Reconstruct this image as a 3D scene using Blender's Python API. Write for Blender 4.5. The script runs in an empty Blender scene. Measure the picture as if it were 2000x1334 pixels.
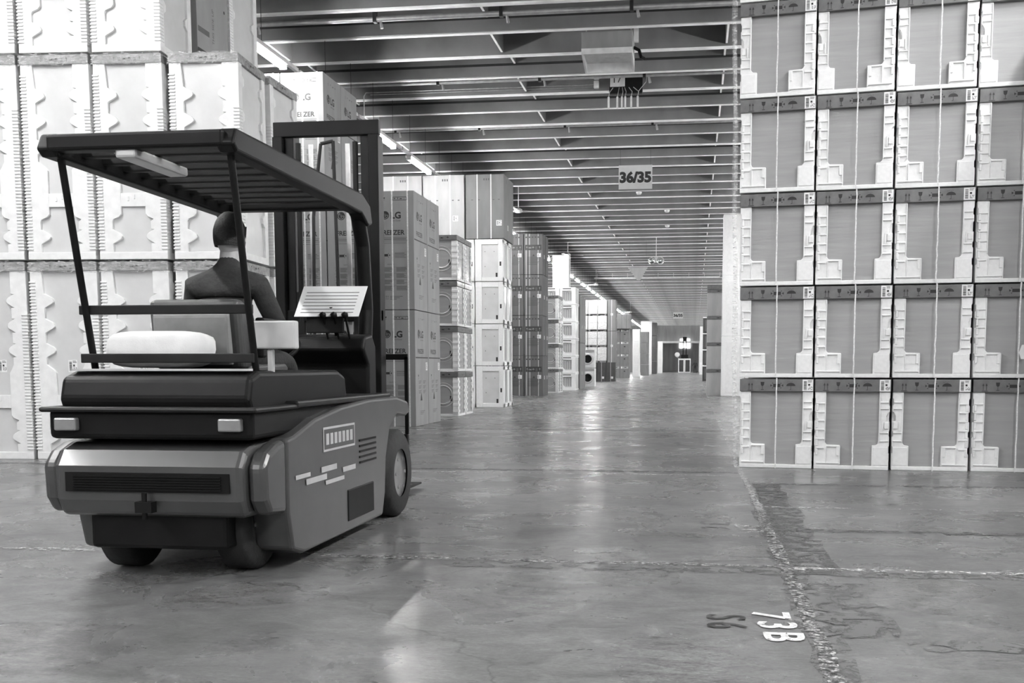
import bpy, math, random
from mathutils import Vector, Matrix
random.seed(7)
PI = math.pi
S = bpy.context.scene
COL = S.collection

# ------------------------------------------------------------------ camera, world, exposure
cd = bpy.data.cameras.new('camera')
cam = bpy.data.objects.new('camera', cd)
COL.objects.link(cam)
cam.location = (0, 0, 1.0)
cam.rotation_euler = (math.radians(90 - 5.5), 0, math.radians(7.75))
cd.sensor_width = 36.0
cd.lens = 36.9
cd.shift_x = -0.0375
cd.shift_y = 0.1222
cd.clip_end = 500
S.camera = cam

W = bpy.data.worlds.new('world')
S.world = W
W.use_nodes = True
W.node_tree.nodes['Background'].inputs[0].default_value = (1, 1, 1, 1)
W.node_tree.nodes['Background'].inputs[1].default_value = 0.25

S.view_settings.view_transform = 'Standard'
S.view_settings.look = 'None'
S.view_settings.gamma = 1.0
S.view_settings.use_curve_mapping = False
S.view_settings.exposure = 0.68
TUBE = 260.0      # radiance of the fluorescent tubes


# ------------------------------------------------------------------ materials
MATS = {}


def mat(name, v, rough=0.6, var=0.06, scale=6.0, bump=0.0, bscale=40.0, metal=0.0, coat=0.0, stretch=(1, 1, 1), spec=0.5, emit=0.0):
    if name in MATS:
        return MATS[name]
    m = bpy.data.materials.new(name)
    MATS[name] = m
    m.use_nodes = True
    nt = m.node_tree
    b = nt.nodes['Principled BSDF']
    b.inputs['Roughness'].default_value = rough
    b.inputs['Metallic'].default_value = metal
    b.inputs['Coat Weight'].default_value = coat
    b.inputs['Coat Roughness'].default_value = 0.12
    b.inputs['Specular IOR Level'].default_value = spec
    tc = nt.nodes.new('ShaderNodeTexCoord')
    mp = nt.nodes.new('ShaderNodeMapping')
    mp.inputs['Scale'].default_value = stretch
    nt.links.new(tc.outputs['Object'], mp.inputs['Vector'])
    n = nt.nodes.new('ShaderNodeTexNoise')
    n.inputs['Scale'].default_value = scale
    n.inputs['Detail'].default_value = 5
    nt.links.new(mp.outputs[0], n.inputs['Vector'])
    r = nt.nodes.new('ShaderNodeValToRGB')
    lo, hi = max(0, v * (1 - 2 * var)), min(1, v * (1 + 2 * var))
    r.color_ramp.elements[0].color = (lo, lo, lo, 1)
    r.color_ramp.elements[1].color = (hi, hi, hi, 1)
    r.color_ramp.elements[0].position = 0.3
    r.color_ramp.elements[1].position = 0.7
    nt.links.new(n.outputs[0], r.inputs[0])
    nt.links.new(r.outputs[0], b.inputs['Base Color'])
    if emit:
        b.inputs['Emission Color'].default_value = (1, 1, 1, 1)
        b.inputs['Emission Strength'].default_value = emit
    if bump:
        n2 = nt.nodes.new('ShaderNodeTexNoise')
        n2.inputs['Scale'].default_value = bscale
        n2.inputs['Detail'].default_value = 4
        nt.links.new(mp.outputs[0], n2.inputs['Vector'])
        bp = nt.nodes.new('ShaderNodeBump')
        bp.inputs['Strength'].default_value = bump
        bp.inputs['Distance'].default_value = 0.02
        nt.links.new(n2.outputs[0], bp.inputs['Height'])
        nt.links.new(bp.outputs[0], b.inputs['Normal'])
    return m


FOAM = mat('white_foam', 0.82, 0.75, 0.02, 30, 0.15, 220)
FOAM2 = mat('white_foam_soft', 0.78, 0.8, 0.03, 12, 0.1, 160)
PANEL = mat('washer_panel', 0.34, 0.45, 0.04, 3, 0.10, 7, coat=0.35, stretch=(0.5, 1, 6))
FPANEL = mat('fridge_panel', 0.60, 0.5, 0.03, 4, 0.06, 8, coat=0.2)
LID = mat('dark_carton_lid', 0.14, 0.55, 0.08, 14, 0.05, 30, coat=0.25)
LIDG = mat('grey_carton_lid', 0.27, 0.6, 0.18, 18, 0.3, 30)
INK = mat('black_ink', 0.02, 0.6, 0.1)
INKG = mat('grey_ink', 0.09, 0.6, 0.1)
PAPER = mat('white_paper', 0.82, 0.6, 0.02)
STRAP = mat('white_strap', 0.75, 0.35, 0.08, 60, 0.2, 90)
CARD = mat('grey_cardboard', 0.29, 0.75, 0.05, 5, 0.05, 60, stretch=(1, 1, 0.3))
CARDL = mat('light_cardboard', 0.42, 0.75, 0.05, 5, 0.05, 60, stretch=(1, 1, 0.3))
CARDM = mat('mid_cardboard', 0.19, 0.75, 0.06, 5, 0.05, 60, stretch=(1, 1, 0.3))
CARDD = mat('dark_cardboard', 0.09, 0.75, 0.07, 5, 0.05, 60, stretch=(1, 1, 0.3))
BLACKC = mat('black_carton', 0.03, 0.5, 0.1)
DARK = mat('dark_gap', 0.02, 0.8, 0.1)
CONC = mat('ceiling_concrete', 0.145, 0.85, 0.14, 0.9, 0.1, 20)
CONC_LIT = mat('ceiling_concrete_lit', 0.72, 0.8, 0.08, 2.5, 0.05, 20)  # paler copy of the concrete: light on the undersides put into the colour
GAP_SHADE = mat('joint_gap_shade', 0.012, 0.8, 0.1)  # black colour stands in for the shade inside the joint gap
WALLM = mat('wall_panel', 0.30, 0.7, 0.08, 0.7, stretch=(3, 3, 0.4))
METAL = mat('grey_metal', 0.35, 0.4, 0.08, 8, metal=0.6)
METALL = mat('pale_metal', 0.6, 0.45, 0.05, 8, metal=0.3)
GALV = mat('galvanised', 0.45, 0.35, 0.1, 12, metal=0.8)
BODY = mat('truck_grey_paint', 0.06, 0.38, 0.06, 5, coat=0.4)
TBLACK = mat('truck_black', 0.006, 0.5, 0.1, 9, spec=0.18)
TDARK = mat('truck_dark_grey', 0.014, 0.5, 0.1, 9, spec=0.2)
RUBBER = mat('rubber', 0.02, 0.75, 0.1, 20, 0.2, 50)
SEATM = mat('seat_vinyl', 0.07, 0.5, 0.08, 9, 0.05, 60)
SEATG = mat('seat_back_grey', 0.22, 0.5, 0.08, 9)
SKIN = mat('skin', 0.42, 0.5, 0.06, 20)
HAIR = mat('hair', 0.012, 0.6, 0.2, 60, 0.4, 120)
CLOTH = mat('dark_cloth', 0.022, 0.85, 0.15, 25, 0.2, 60)
CLOTHG = mat('grey_cloth', 0.12, 0.85, 0.1, 25, 0.2, 60)
GLOW = mat('tube_glow', 0.9, 0.5, 0.0, emit=TUBE)
SKY = mat('daylit_pane', 0.9, 0.5, 0.0, emit=6.0)
GLASSY = mat('film', 0.75, 0.15, 0.05, 8, 0.6, 14)


def film_material():
    m = bpy.data.materials.new('stretch_film')
    m.use_nodes = True
    nt = m.node_tree
    b = nt.nodes['Principled BSDF']
    b.inputs['Base Color'].default_value = (0.85, 0.85, 0.85, 1)
    b.inputs['Roughness'].default_value = 0.18
    tc = nt.nodes.new('ShaderNodeTexCoord')
    mp = nt.nodes.new('ShaderNodeMapping')
    mp.inputs['Scale'].default_value = (4, 4, 14)
    n = nt.nodes.new('ShaderNodeTexNoise')
    n.inputs['Scale'].default_value = 3
    n.inputs['Detail'].default_value = 6
    n.inputs['Distortion'].default_value = 1.2
    nt.links.new(tc.outputs['Object'], mp.inputs[0])
    nt.links.new(mp.outputs[0], n.inputs[0])
    r = nt.nodes.new('ShaderNodeValToRGB')
    r.color_ramp.elements[0].position = 0.42
    r.color_ramp.elements[0].color = (0.08, 0.08, 0.08, 1)
    r.color_ramp.elements[1].position = 0.7
    r.color_ramp.elements[1].color = (0.5, 0.5, 0.5, 1)
    nt.links.new(n.outputs[0], r.inputs[0])
    nt.links.new(r.outputs[0], b.inputs['Alpha'])
    bp = nt.nodes.new('ShaderNodeBump')
    bp.inputs['Strength'].default_value = 0.8
    bp.inputs['Distance'].default_value = 0.02
    nt.links.new(n.outputs[0], bp.inputs['Height'])
    nt.links.new(bp.outputs[0], b.inputs['Normal'])
    return m


FILM = film_material()


def floor_material():
    m = bpy.data.materials.new('polished_concrete')
    m.use_nodes = True
    nt = m.node_tree
    L = nt.links.new
    b = nt.nodes['Principled BSDF']
    tc = nt.nodes.new('ShaderNodeTexCoord')

    def noise(scale, detail, stretch=(1, 1, 1), dist=0.0, rough=0.55):
        mp = nt.nodes.new('ShaderNodeMapping')
        mp.inputs['Scale'].default_value = stretch
        L(tc.outputs['Object'], mp.inputs[0])
        n = nt.nodes.new('ShaderNodeTexNoise')
        n.inputs['Scale'].default_value = scale
        n.inputs['Detail'].default_value = detail
        n.inputs['Distortion'].default_value = dist
        n.inputs['Roughness'].default_value = rough
        L(mp.outputs[0], n.inputs[0])
        return n.outputs[0]

    def ramp(x, p0, c0, p1, c1):
        r = nt.nodes.new('ShaderNodeValToRGB')
        r.color_ramp.elements[0].position = p0
        r.color_ramp.elements[0].color = (c0, c0, c0, 1)
        r.color_ramp.elements[1].position = p1
        r.color_ramp.elements[1].color = (c1, c1, c1, 1)
        L(x, r.inputs[0])
        return r.outputs[0]

    def mul(a, c, f=1.0):
        x = nt.nodes.new('ShaderNodeMix')
        x.data_type = 'RGBA'
        x.blend_type = 'MULTIPLY'
        x.inputs[0].default_value = f
        L(a, x.inputs[6])
        L(c, x.inputs[7])
        return x.outputs[2]
    big = ramp(noise(0.55, 6, (1, 0.7, 1), 0.6), 0.3, 0.115, 0.72, 0.25)
    mid = ramp(noise(4.5, 9, (0.8, 1.3, 1), 1.4, 0.68), 0.3, 0.55, 0.72, 1.25)
    fine = ramp(noise(38, 8, (1, 1.6, 1), 0.8, 0.75), 0.28, 0.58, 0.72, 1.35)
    dark = ramp(noise(9, 10, (0.6, 2.2, 1), 2.0, 0.7), 0.56, 1.0, 0.68, 0.55)
    c = mul(mul(mul(big, mid), fine), dark)
    # hairline cracks
    vo = nt.nodes.new('ShaderNodeTexVoronoi')
    vo.feature = 'DISTANCE_TO_EDGE'
    vo.inputs['Scale'].default_value = 0.3
    mp = nt.nodes.new('ShaderNodeMapping')
    L(tc.outputs['Object'], mp.inputs[0])
    nn = nt.nodes.new('ShaderNodeTexNoise')
    nn.inputs['Scale'].default_value = 2.5
    nn.inputs['Detail'].default_value = 6
    L(tc.outputs['Object'], nn.inputs[0])
    ad = nt.nodes.new('ShaderNodeMix')
    ad.data_type = 'RGBA'
    ad.blend_type = 'ADD'
    ad.inputs[0].default_value = 0.5
    L(mp.outputs[0], ad.inputs[6])
    L(nn.outputs['Color'], ad.inputs[7])
    L(ad.outputs[2], vo.inputs['Vector'])
    crack = ramp(vo.outputs['Distance'], 0.0, 0.55, 0.0035, 1.0)
    c = mul(c, crack)
    L(c, b.inputs['Base Color'])
    L(ramp(noise(1.6, 7, (1, 1, 1), 0.8), 0.3, 0.22, 0.75, 0.37), b.inputs['Roughness'])
    b.inputs['Specular IOR Level'].default_value = 0.32
    bp = nt.nodes.new('ShaderNodeBump')
    bp.inputs['Strength'].default_value = 0.06
    bp.inputs['Distance'].default_value = 0.004
    L(noise(14, 6, (1, 1, 1), 0.5, 0.6), bp.inputs['Height'])
    L(bp.outputs[0], b.inputs['Normal'])
    return m


def paint_material(name, v, cover, scale=26.0, v2=None):
    """worn paint: patches of it have flaked away"""
    m = bpy.data.materials.new(name)
    m.use_nodes = True
    nt = m.node_tree
    b = nt.nodes['Principled BSDF']
    b.inputs['Roughness'].default_value = 0.4
    tc = nt.nodes.new('ShaderNodeTexCoord')
    n = nt.nodes.new('ShaderNodeTexNoise')
    n.inputs['Scale'].default_value = scale
    n.inputs['Detail'].default_value = 7
    n.inputs['Roughness'].default_value = 0.7
    n.inputs['Distortion'].default_value = 0.6
    nt.links.new(tc.outputs['Object'], n.inputs[0])
    r = nt.nodes.new('ShaderNodeValToRGB')
    p = 1 - cover
    r.color_ramp.elements[0].position = max(0.0, p - 0.04)
    r.color_ramp.elements[0].color = (0, 0, 0, 1)
    r.color_ramp.elements[1].position = min(1.0, p + 0.04)
    r.color_ramp.elements[1].color = (1, 1, 1, 1)
    nt.links.new(n.outputs[0], r.inputs[0])
    nt.links.new(r.outputs[0], b.inputs['Alpha'])
    n2 = nt.nodes.new('ShaderNodeTexNoise')
    n2.inputs['Scale'].default_value = scale * 0.8
    n2.inputs['Detail'].default_value = 5
    nt.links.new(tc.outputs['Object'], n2.inputs[0])
    r2 = nt.nodes.new('ShaderNodeValToRGB')
    a = v if v2 is None else v2
    r2.color_ramp.elements[0].position = 0.42
    r2.color_ramp.elements[0].color = (a, a, a, 1)
    r2.color_ramp.elements[1].position = 0.56
    r2.color_ramp.elements[1].color = (v, v, v, 1)
    nt.links.new(n2.outputs[0], r2.inputs[0])
    nt.links.new(r2.outputs[0], b.inputs['Base Color'])
    return m


PWHITE = paint_material('worn_white_paint', 0.72, 0.47, 26, 0.45)
PLINE = paint_material('worn_line', 0.5, 0.50, 42, 0.02)
PDARK = paint_material('tyre_rubber_marks', 0.07, 0.50, 12, 0.11)
PGREY = paint_material('dark_worn_patch', 0.12, 0.50, 7, 0.13)
PBLACK = paint_material('worn_black_paint', 0.03, 0.75, 20, 0.06)
PWTEXT = paint_material('stencil_white_paint', 0.85, 0.6, 30, 0.7)
PBLACKF = paint_material('faded_black_paint', 0.09, 0.5, 22, 0.12)


# ------------------------------------------------------------------ mesh builder
class MB:
    def __init__(s):
        s.v = []
        s.f = []
        s.m = []
        s.sm = []

    def add(s, vs, fs, mi=0, smooth=False):
        o = len(s.v)
        s.v += [tuple(p) for p in vs]
        for f in fs:
            s.f.append([i + o for i in f])
            s.m.append(mi)
            s.sm.append(smooth)
        return s

    def box(s, x0, x1, y0, y1, z0, z1, mi=0):
        vs = [(x0, y0, z0), (x1, y0, z0), (x1, y1, z0), (x0, y1, z0), (x0, y0, z1), (x1, y0, z1), (x1, y1, z1), (x0, y1, z1)]
        return s.add(vs, [(0, 3, 2, 1), (4, 5, 6, 7), (0, 1, 5, 4), (1, 2, 6, 5), (2, 3, 7, 6), (3, 0, 4, 7)], mi)

    def poly(s, pts, a, b, plane='XZ', mi=0):
        """closed outline extruded from a to b across the plane"""
        A = sum(pts[i][0] * pts[(i + 1) % len(pts)][1] - pts[(i + 1) % len(pts)][0] * pts[i][1] for i in range(len(pts)))
        if A < 0:
            pts = pts[::-1]
        n = len(pts)

        def P(p, t):
            return (p[0], t, p[1]) if plane == 'XZ' else ((t, p[0], p[1]) if plane == 'YZ' else (p[0], p[1], t))
        vs = [P(p, a) for p in pts] + [P(p, b) for p in pts]
        fs = [list(range(n)), list(range(2 * n - 1, n - 1, -1))]
        fs += [(i, n + i, n + (i + 1) % n, (i + 1) % n) for i in range(n)]
        if plane != 'XZ':
            fs = [list(f)[::-1] for f in fs]
        return s.add(vs, fs, mi)

    def tube(s, p0, p1, r0, r1=None, n=12, mi=0, cap=True):
        r1 = r0 if r1 is None else r1
        p0, p1 = Vector(p0), Vector(p1)
        d = (p1 - p0).normalized()
        u = d.orthogonal().normalized()
        w = d.cross(u)
        vs = []
        for p, r in ((p0, r0), (p1, r1)):
            for i in range(n):
                a = 2 * PI * i / n
                vs.append(p + (u * math.cos(a) + w * math.sin(a)) * r)
        s.add(vs, [(i, (i + 1) % n, n + (i + 1) % n, n + i) for i in range(n)], mi, True)
        if cap:
            s.add(vs, [list(range(n))[::-1], list(range(n, 2 * n))], mi)
        return s

    def path(s, pts, r, n=8, mi=0):
        for a, b in zip(pts, pts[1:]):
            s.tube(a, b, r, r, n, mi)
        return s

    def ring(s, c, axis, R, r, n=32, k=8, mi=0, a0=0.0, a1=2 * PI):
        c = Vector(c)
        ax = Vector(axis).normalized()
        u = ax.orthogonal().normalized()
        w = ax.cross(u)
        full = abs(a1 - a0 - 2 * PI) < 1e-6
        m = n if full else n + 1
        vs = []
        for i in range(m):
            a = a0 + (a1 - a0) * i / n
            e = u * math.cos(a) + w * math.sin(a)
            for j in range(k):
                t = 2 * PI * j / k
                vs.append(c + e * (R + r * math.cos(t)) + ax * (r * math.sin(t)))
        fs = []
        for i in range(n):
            i2 = (i + 1) % m
            for j in range(k):
                j2 = (j + 1) % k
                fs.append((i * k + j, i2 * k + j, i2 * k + j2, i * k + j2))
        return s.add(vs, fs, mi, True)

    def lathe(s, c, axis, prof, n=28, mi=0):
        """profile of (distance along the axis, radius)"""
        c = Vector(c)
        ax = Vector(axis).normalized()
        u = ax.orthogonal().normalized()
        w = ax.cross(u)
        vs = []
        for (t, r) in prof:
            for i in range(n):
                a = 2 * PI * i / n
                vs.append(c + ax * t + (u * math.cos(a) + w * math.sin(a)) * max(r, 1e-4))
        fs = []
        for q in range(len(prof) - 1):
            for i in range(n):
                j = (i + 1) % n
                fs.append((q * n + i, q * n + j, (q + 1) * n + j, (q + 1) * n + i))
        return s.add(vs, fs, mi, True)

    def flat(s, vs2, fs, org, ux, uz, mi=0):
        """a flat drawing (2-D verts, faces) laid on a surface: origin, right vector, up vector"""
        o, ux, uz = Vector(org), Vector(ux), Vector(uz)
        return s.add([o + ux * a + uz * b for a, b in vs2], fs, mi)

    def build(s, name, mats, parent=None, bevel=0.0, seg=2, sub=0, loc=None):
        me = bpy.data.meshes.new(name)
        me.from_pydata(s.v, [], s.f)
        mats = mats if isinstance(mats, (list, tuple)) else [mats]
        for m in mats:
            me.materials.append(m)
        for p, mi, sm in zip(me.polygons, s.m, s.sm):
            p.material_index = mi
            p.use_smooth = sm
        me.update()
        o = bpy.data.objects.new(name, me)
        COL.objects.link(o)
        if parent:
            o.parent = parent
        if loc:
            o.location = loc
        if bevel:
            b = o.modifiers.new('edge', 'BEVEL')
            b.width = bevel
            b.segments = seg
            b.limit_method = 'ANGLE'
            b.angle_limit = math.radians(40)
            b.harden_normals = False
        if sub:
            q = o.modifiers.new('smooth', 'SUBSURF')
            q.levels = q.render_levels = sub
        return o


def empty(name, loc=(0, 0, 0), rz=0.0):
    o = bpy.data.objects.new(name, None)
    o.empty_display_size = 0.1
    COL.objects.link(o)
    o.location = loc
    o.rotation_euler = (0, 0, rz)
    return o


def tag(o, label=None, cat=None, group=None, kind=None):
    if label:
        o['label'] = label
    if cat:
        o['category'] = cat
    if group:
        o['group'] = group
    if kind:
        o['kind'] = kind
    return o


def copy_tree(o, loc=None, rz=None):
    c = o.copy()
    COL.objects.link(c)
    for ch in o.children:
        d = ch.copy()
        COL.objects.link(d)
        d.parent = c
        for g in ch.children:
            e = g.copy()
            COL.objects.link(e)
            e.parent = d
    if loc is not None:
        c.location = loc
    if rz is not None:
        c.rotation_euler = (0, 0, rz)
    return c


# ------------------------------------------------------------------ lettering and pictograms
_T = {}


def text2d(txt, bold=0.0):
    """2-D verts and faces of a word, cap height about 0.73, plus its width"""
    key = (txt, bold)
    if key in _T:
        return _T[key]
    cu = bpy.data.curves.new('lettering', 'FONT')
    cu.body = txt
    cu.size = 1.0
    cu.offset = bold
    cu.resolution_u = 3
    cu.fill_mode = 'FRONT'
    ob = bpy.data.objects.new('lettering', cu)
    COL.objects.link(ob)
    bpy.context.view_layer.update()
    dg = bpy.context.evaluated_depsgraph_get()
    me = ob.evaluated_get(dg).to_mesh()
    vs = [(v.co.x, v.co.y) for v in me.vertices]
    fs = [list(p.vertices) for p in me.polygons]
    ob.evaluated_get(dg).to_mesh_clear()
    COL.objects.unlink(ob)
    bpy.data.objects.remove(ob)
    bpy.data.curves.remove(cu)
    x0 = min(v[0] for v in vs)
    x1 = max(v[0] for v in vs)
    vs = [(v[0] - x0, v[1]) for v in vs]
    _T[key] = (vs, fs, x1 - x0)
    return _T[key]


def put_text(mb, txt, org, ux, uz, h, bold=0.0, mi=0, xs=1.0):
    vs, fs, w = text2d(txt, bold)
    k = h / 0.73
    mb.flat([(a * k * xs, b * k) for a, b in vs], fs, org, ux, uz, mi)
    return w * k * xs


def rect2(x0, x1, z0, z1):
    return ([(x0, z0), (x1, z0), (x1, z1), (x0, z1)], [(0, 1, 2, 3)])


def disc2(cx, cz, r, n=20, sx=1.0):
    return ([(cx + r * sx * math.cos(2 * PI * i / n), cz + r * math.sin(2 * PI * i / n)) for i in range(n)], [list(range(n))])


def ring2(cx, cz, r0, r1, n=24, a0=0.0, a1=2 * PI):
    vs = []
    for i in range(n + 1):
        a = a0 + (a1 - a0) * i / n
        vs += [(cx + r0 * math.cos(a), cz + r0 * math.sin(a)), (cx + r1 * math.cos(a), cz + r1 * math.sin(a))]
    return (vs, [(2 * i, 2 * i + 1, 2 * i + 3, 2 * i + 2) for i in range(n)])


def icons():
    """pictograms in unit squares: this way up, glass, clamp, umbrella"""
    up = [rect2(0.05, 0.95, 0.0, 0.07)]
    for c in (0.25, 0.75):
        up += [rect2(c - 0.04, c + 0.04, 0.12, 0.75), ([(c - 0.16, 0.68), (c + 0.16, 0.68), (c, 1.0)], [(0, 1, 2)])]
    gl = [([(0.2, 1.0), (0.26, 0.62), (0.42, 0.48), (0.58, 0.48), (0.74, 0.62), (0.8, 1.0)], [(0, 1, 2, 3, 4, 5)]),
          rect2(0.47, 0.53, 0.08, 0.5), rect2(0.27, 0.73, 0.0, 0.07)]
    cl = [rect2(0.0, 1.0, 0.3, 0.75)]
    for sx in (-1, 1):
        c = 0.5 + sx * 0.72
        cl += [([(c + sx * 0.18, 0.35), (c + sx * 0.18, 0.7), (c - sx * 0.1, 0.525)], [(0, 1, 2)]),
               rect2(min(0.5 + sx * 0.5, 0.5 + sx * 0.65), max(0.5 + sx * 0.5, 0.5 + sx * 0.65), 0.8, 0.9),
               rect2(min(0.5 + sx * 0.5, 0.5 + sx * 0.65), max(0.5 + sx * 0.5, 0.5 + sx * 0.65), 0.12, 0.22)]
    ub = [([(0.5 + 0.5 * math.cos(PI * i / 12), 0.5 + 0.42 * math.sin(PI * i / 12)) for i in range(13)], [list(range(13))]),
          rect2(0.475, 0.525, 0.05, 0.55), rect2(0.36, 0.525, 0.0, 0.06)]
    ub += [rect2(0.15 + 0.17 * i, 0.19 + 0.17 * i, 1.0 + 0.06 * (i % 2), 1.08 + 0.06 * (i % 2)) for i in range(4)]
    return dict(up=up, glass=gl, clamp=cl, umbrella=ub)


IC = icons()


def put_icon(mb, kind, org, ux, uz, size, mi=0, xs=1.0):
    for vs, fs in IC[kind]:
        mb.flat([(a * size * xs, b * size) for a, b in vs], fs, org, ux, uz, mi)


def barcode_label(mb, org, ux, uz, w, h, seed=1, mp=0, mi=1):
    """white sticker with bars and lines of print"""
    rnd = random.Random(seed)
    o = Vector(org)
    n = Vector(ux).cross(Vector(uz))
    mb.flat(*rect2(0, w, 0, h), o, ux, uz, mp)
    o2 = o + n * 0.0012
    x = w * 0.12
    z = 0.1 * h
    while z < h * 0.86:
        t = h * rnd.choice((0.02, 0.035, 0.05))
        mb.flat(*rect2(x, w * 0.4, z, z + t), o2, ux, uz, mi)
        z += t + h * rnd.choice((0.02, 0.03))
    for i in range(3):
        mb.flat(*rect2(w * 0.5, w * rnd.uniform(0.8, 0.94), h * (0.9 - 0.07 * i), h * (0.93 - 0.07 * i)), o2, ux, uz, mi)
    mb.flat(*rect2(w * 0.54, w * 0.72, h * 0.46, h * 0.62), o2, ux, uz, mi)
    for i in range(5):
        for j in range(4):
            if rnd.random() < 0.6:
                mb.flat(*rect2(w * (0.56 + 0.08 * i), w * (0.62 + 0.08 * i), h * (0.12 + 0.07 * j), h * (0.17 + 0.07 * j)), o2, ux, uz, mi)


def lg_mark(mb, org, ux, uz, h, mi=0):
    """round face mark with the two letters beside it and the small line of words below"""
    ux, uz = Vector(ux), Vector(uz)
    n = ux.cross(uz)
    o = Vector(org)
    r = h * 0.62
    mb.flat(*disc2(r, h / 2, r, 28), o, ux, uz, mi)
    o2 = o + n * 0.0012
    mb.flat(*ring2(r, h / 2, r * 0.68, r * 0.80, 20, PI * 0.62, PI * 2.0), o2, ux, uz, mi + 1)
    mb.flat(*rect2(r * 1.1, r * 1.72, h / 2 - r * 0.06, h / 2 + r * 0.06), o2, ux, uz, mi + 1)
    mb.flat(*rect2(r * 0.92, r * 1.02, h / 2 - r * 0.38, h / 2 + r * 0.40), o2, ux, uz, mi + 1)
    mb.flat(*rect2(r * 0.92, r * 1.22, h / 2 - r * 0.38, h / 2 - r * 0.28), o2, ux, uz, mi + 1)
    mb.flat(*disc2(r * 0.62, h / 2 + r * 0.32, r * 0.1, 10), o2, ux, uz, mi + 1)
    put_text(mb, 'LG', o + ux * (2 * r + h * 0.28), ux, uz, h, 0.035, mi)
    put_text(mb, "Life's Good", o + ux * (2 * r + h * 0.30) - uz * h * 0.45, ux, uz, h * 0.24, 0.0, mi)


FX, FZ = Vector((1, 0, 0)), Vector((0, 0, 1))       # a front face, seen from -Y
SY = Vector((0, 1, 0))                              # a right-hand side face, seen from +X
ORD = ['bottom', 'second', 'third', 'fourth', 'fifth', 'sixth']
CWORD = ['first', 'second', 'third', 'fourth', 'fifth', 'sixth']

# ------------------------------------------------------------------ the hall
floor = MB().add([(-26, -8, 0), (26, -8, 0), (26, 200, 0), (-26, 200, 0)], [(0, 1, 2, 3)]).build('floor', floor_material())
tag(floor, 'polished grey concrete warehouse floor', None, None, 'structure')
ZB = 7.0       # underside of the ribs
PITCH = 1.467
ceil = MB().box(-26, 26, -8, 162, 7.62, 7.8).build('ceiling', CONC)
tag(ceil, None, None, None, 'structure')


def stem(nosed):
    m = MB()
    m.poly([(-0.06, ZB), (0.06, ZB), (0.10, 7.62), (-0.10, 7.62)], -26, 26, 'YZ', 0)
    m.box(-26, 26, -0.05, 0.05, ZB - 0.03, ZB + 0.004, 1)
    if nosed:
        m.box(-26, 26, -0.15, -0.055, ZB - 0.005, ZB + 0.175, 0)
        m.box(-26, 26, -0.15, -0.055, ZB + 0.225, 7.62, 0)
        m.box(-26, 26, -0.152, -0.10, ZB - 0.03, ZB - 0.004, 0)
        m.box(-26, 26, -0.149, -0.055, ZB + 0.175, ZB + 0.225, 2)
    for i in range(13):
        x = -3.75 + 4.28 * (i - 4)
        zr = ZB + 0.03 if nosed else ZB + 0.22
        m.box(x - 0.022, x + 0.022, 0.055, PITCH - 0.055, zr, 7.64, 0)
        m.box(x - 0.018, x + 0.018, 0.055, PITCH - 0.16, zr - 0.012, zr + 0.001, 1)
    return m


st_a = stem(False).build('beam', [CONC, CONC_LIT, GAP_SHADE], ceil)
st_b = stem(True).build('beam', [CONC, CONC_LIT, GAP_SHADE], ceil)
# the ribs cross the hall every 1.46 m; every second one has a joint gap with its shade painted black
Y0 = 19.30
k0 = -int((Y0 + 6) / PITCH)
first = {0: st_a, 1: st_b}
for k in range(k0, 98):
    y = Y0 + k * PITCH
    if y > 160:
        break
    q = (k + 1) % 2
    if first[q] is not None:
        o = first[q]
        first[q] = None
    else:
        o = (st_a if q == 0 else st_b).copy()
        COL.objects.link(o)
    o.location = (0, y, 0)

wl = MB().box(-26.2, -26, -8, 200, 0, 7.8).build('wall_left', WALLM)
wr = MB().box(26, 26.2, -8, 200, 0, 7.8).build('wall_right', WALLM)
wb = MB()
wb.box(-26, -5.1, 160, 160.3, 0, 7.62).box(0.75, 26, 160, 160.3, 0, 7.62).box(-5.1, 0.75, 160, 160.3, 4.45, 7.62)
for i in range(26):
    wb.box(-26 + 2 * i, -25.94 + 2 * i, 159.95, 160.0, 4.6, 7.6)
wb = wb.build('wall_back', WALLM)
lint = MB().box(-5.3, 0.95, 159.85, 160.0, 4.35, 4.65).box(-5.35, -5.0, 159.85, 160.0, 0, 4.65).box(0.7, 0.95, 159.85, 160.0, 0, 4.65).build('trim_1', METALL)
w2 = MB().box(-12, 12, 190, 190.3, 0, 7.62)
for i in range(12):
    w2.box(-12 + 2 * i, -11.9 + 2 * i, 189.95, 190, 0, 7.6)
w2 = w2.build('wall_beyond', WALLM)
for o in (wl, wr, wb, lint, w2):
    tag(o, None, None, None, 'structure')
for i, (x0, x1, z0, z1, y) in enumerate(((-2.1, -1.55, 4.5, 5.0, 159.9), (-1.1, -0.65, 4.5, 5.0, 159.9), (-2.6, -1.85, 4.1, 5.1, 189.9), (-1.6, -0.7, 4.1, 5.1, 189.9))):
    w = MB().box(x0, x1, y - 0.02, y, z0, z1).build('window_%d' % (i + 1), SKY)
    tag(w, None, None, None, 'structure')
ceil2 = MB().box(-12, 12, 160.3, 190, 7.62, 7.8).build('ceiling_beyond', CONC)
tag(ceil2, None, None, None, 'structure')


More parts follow.
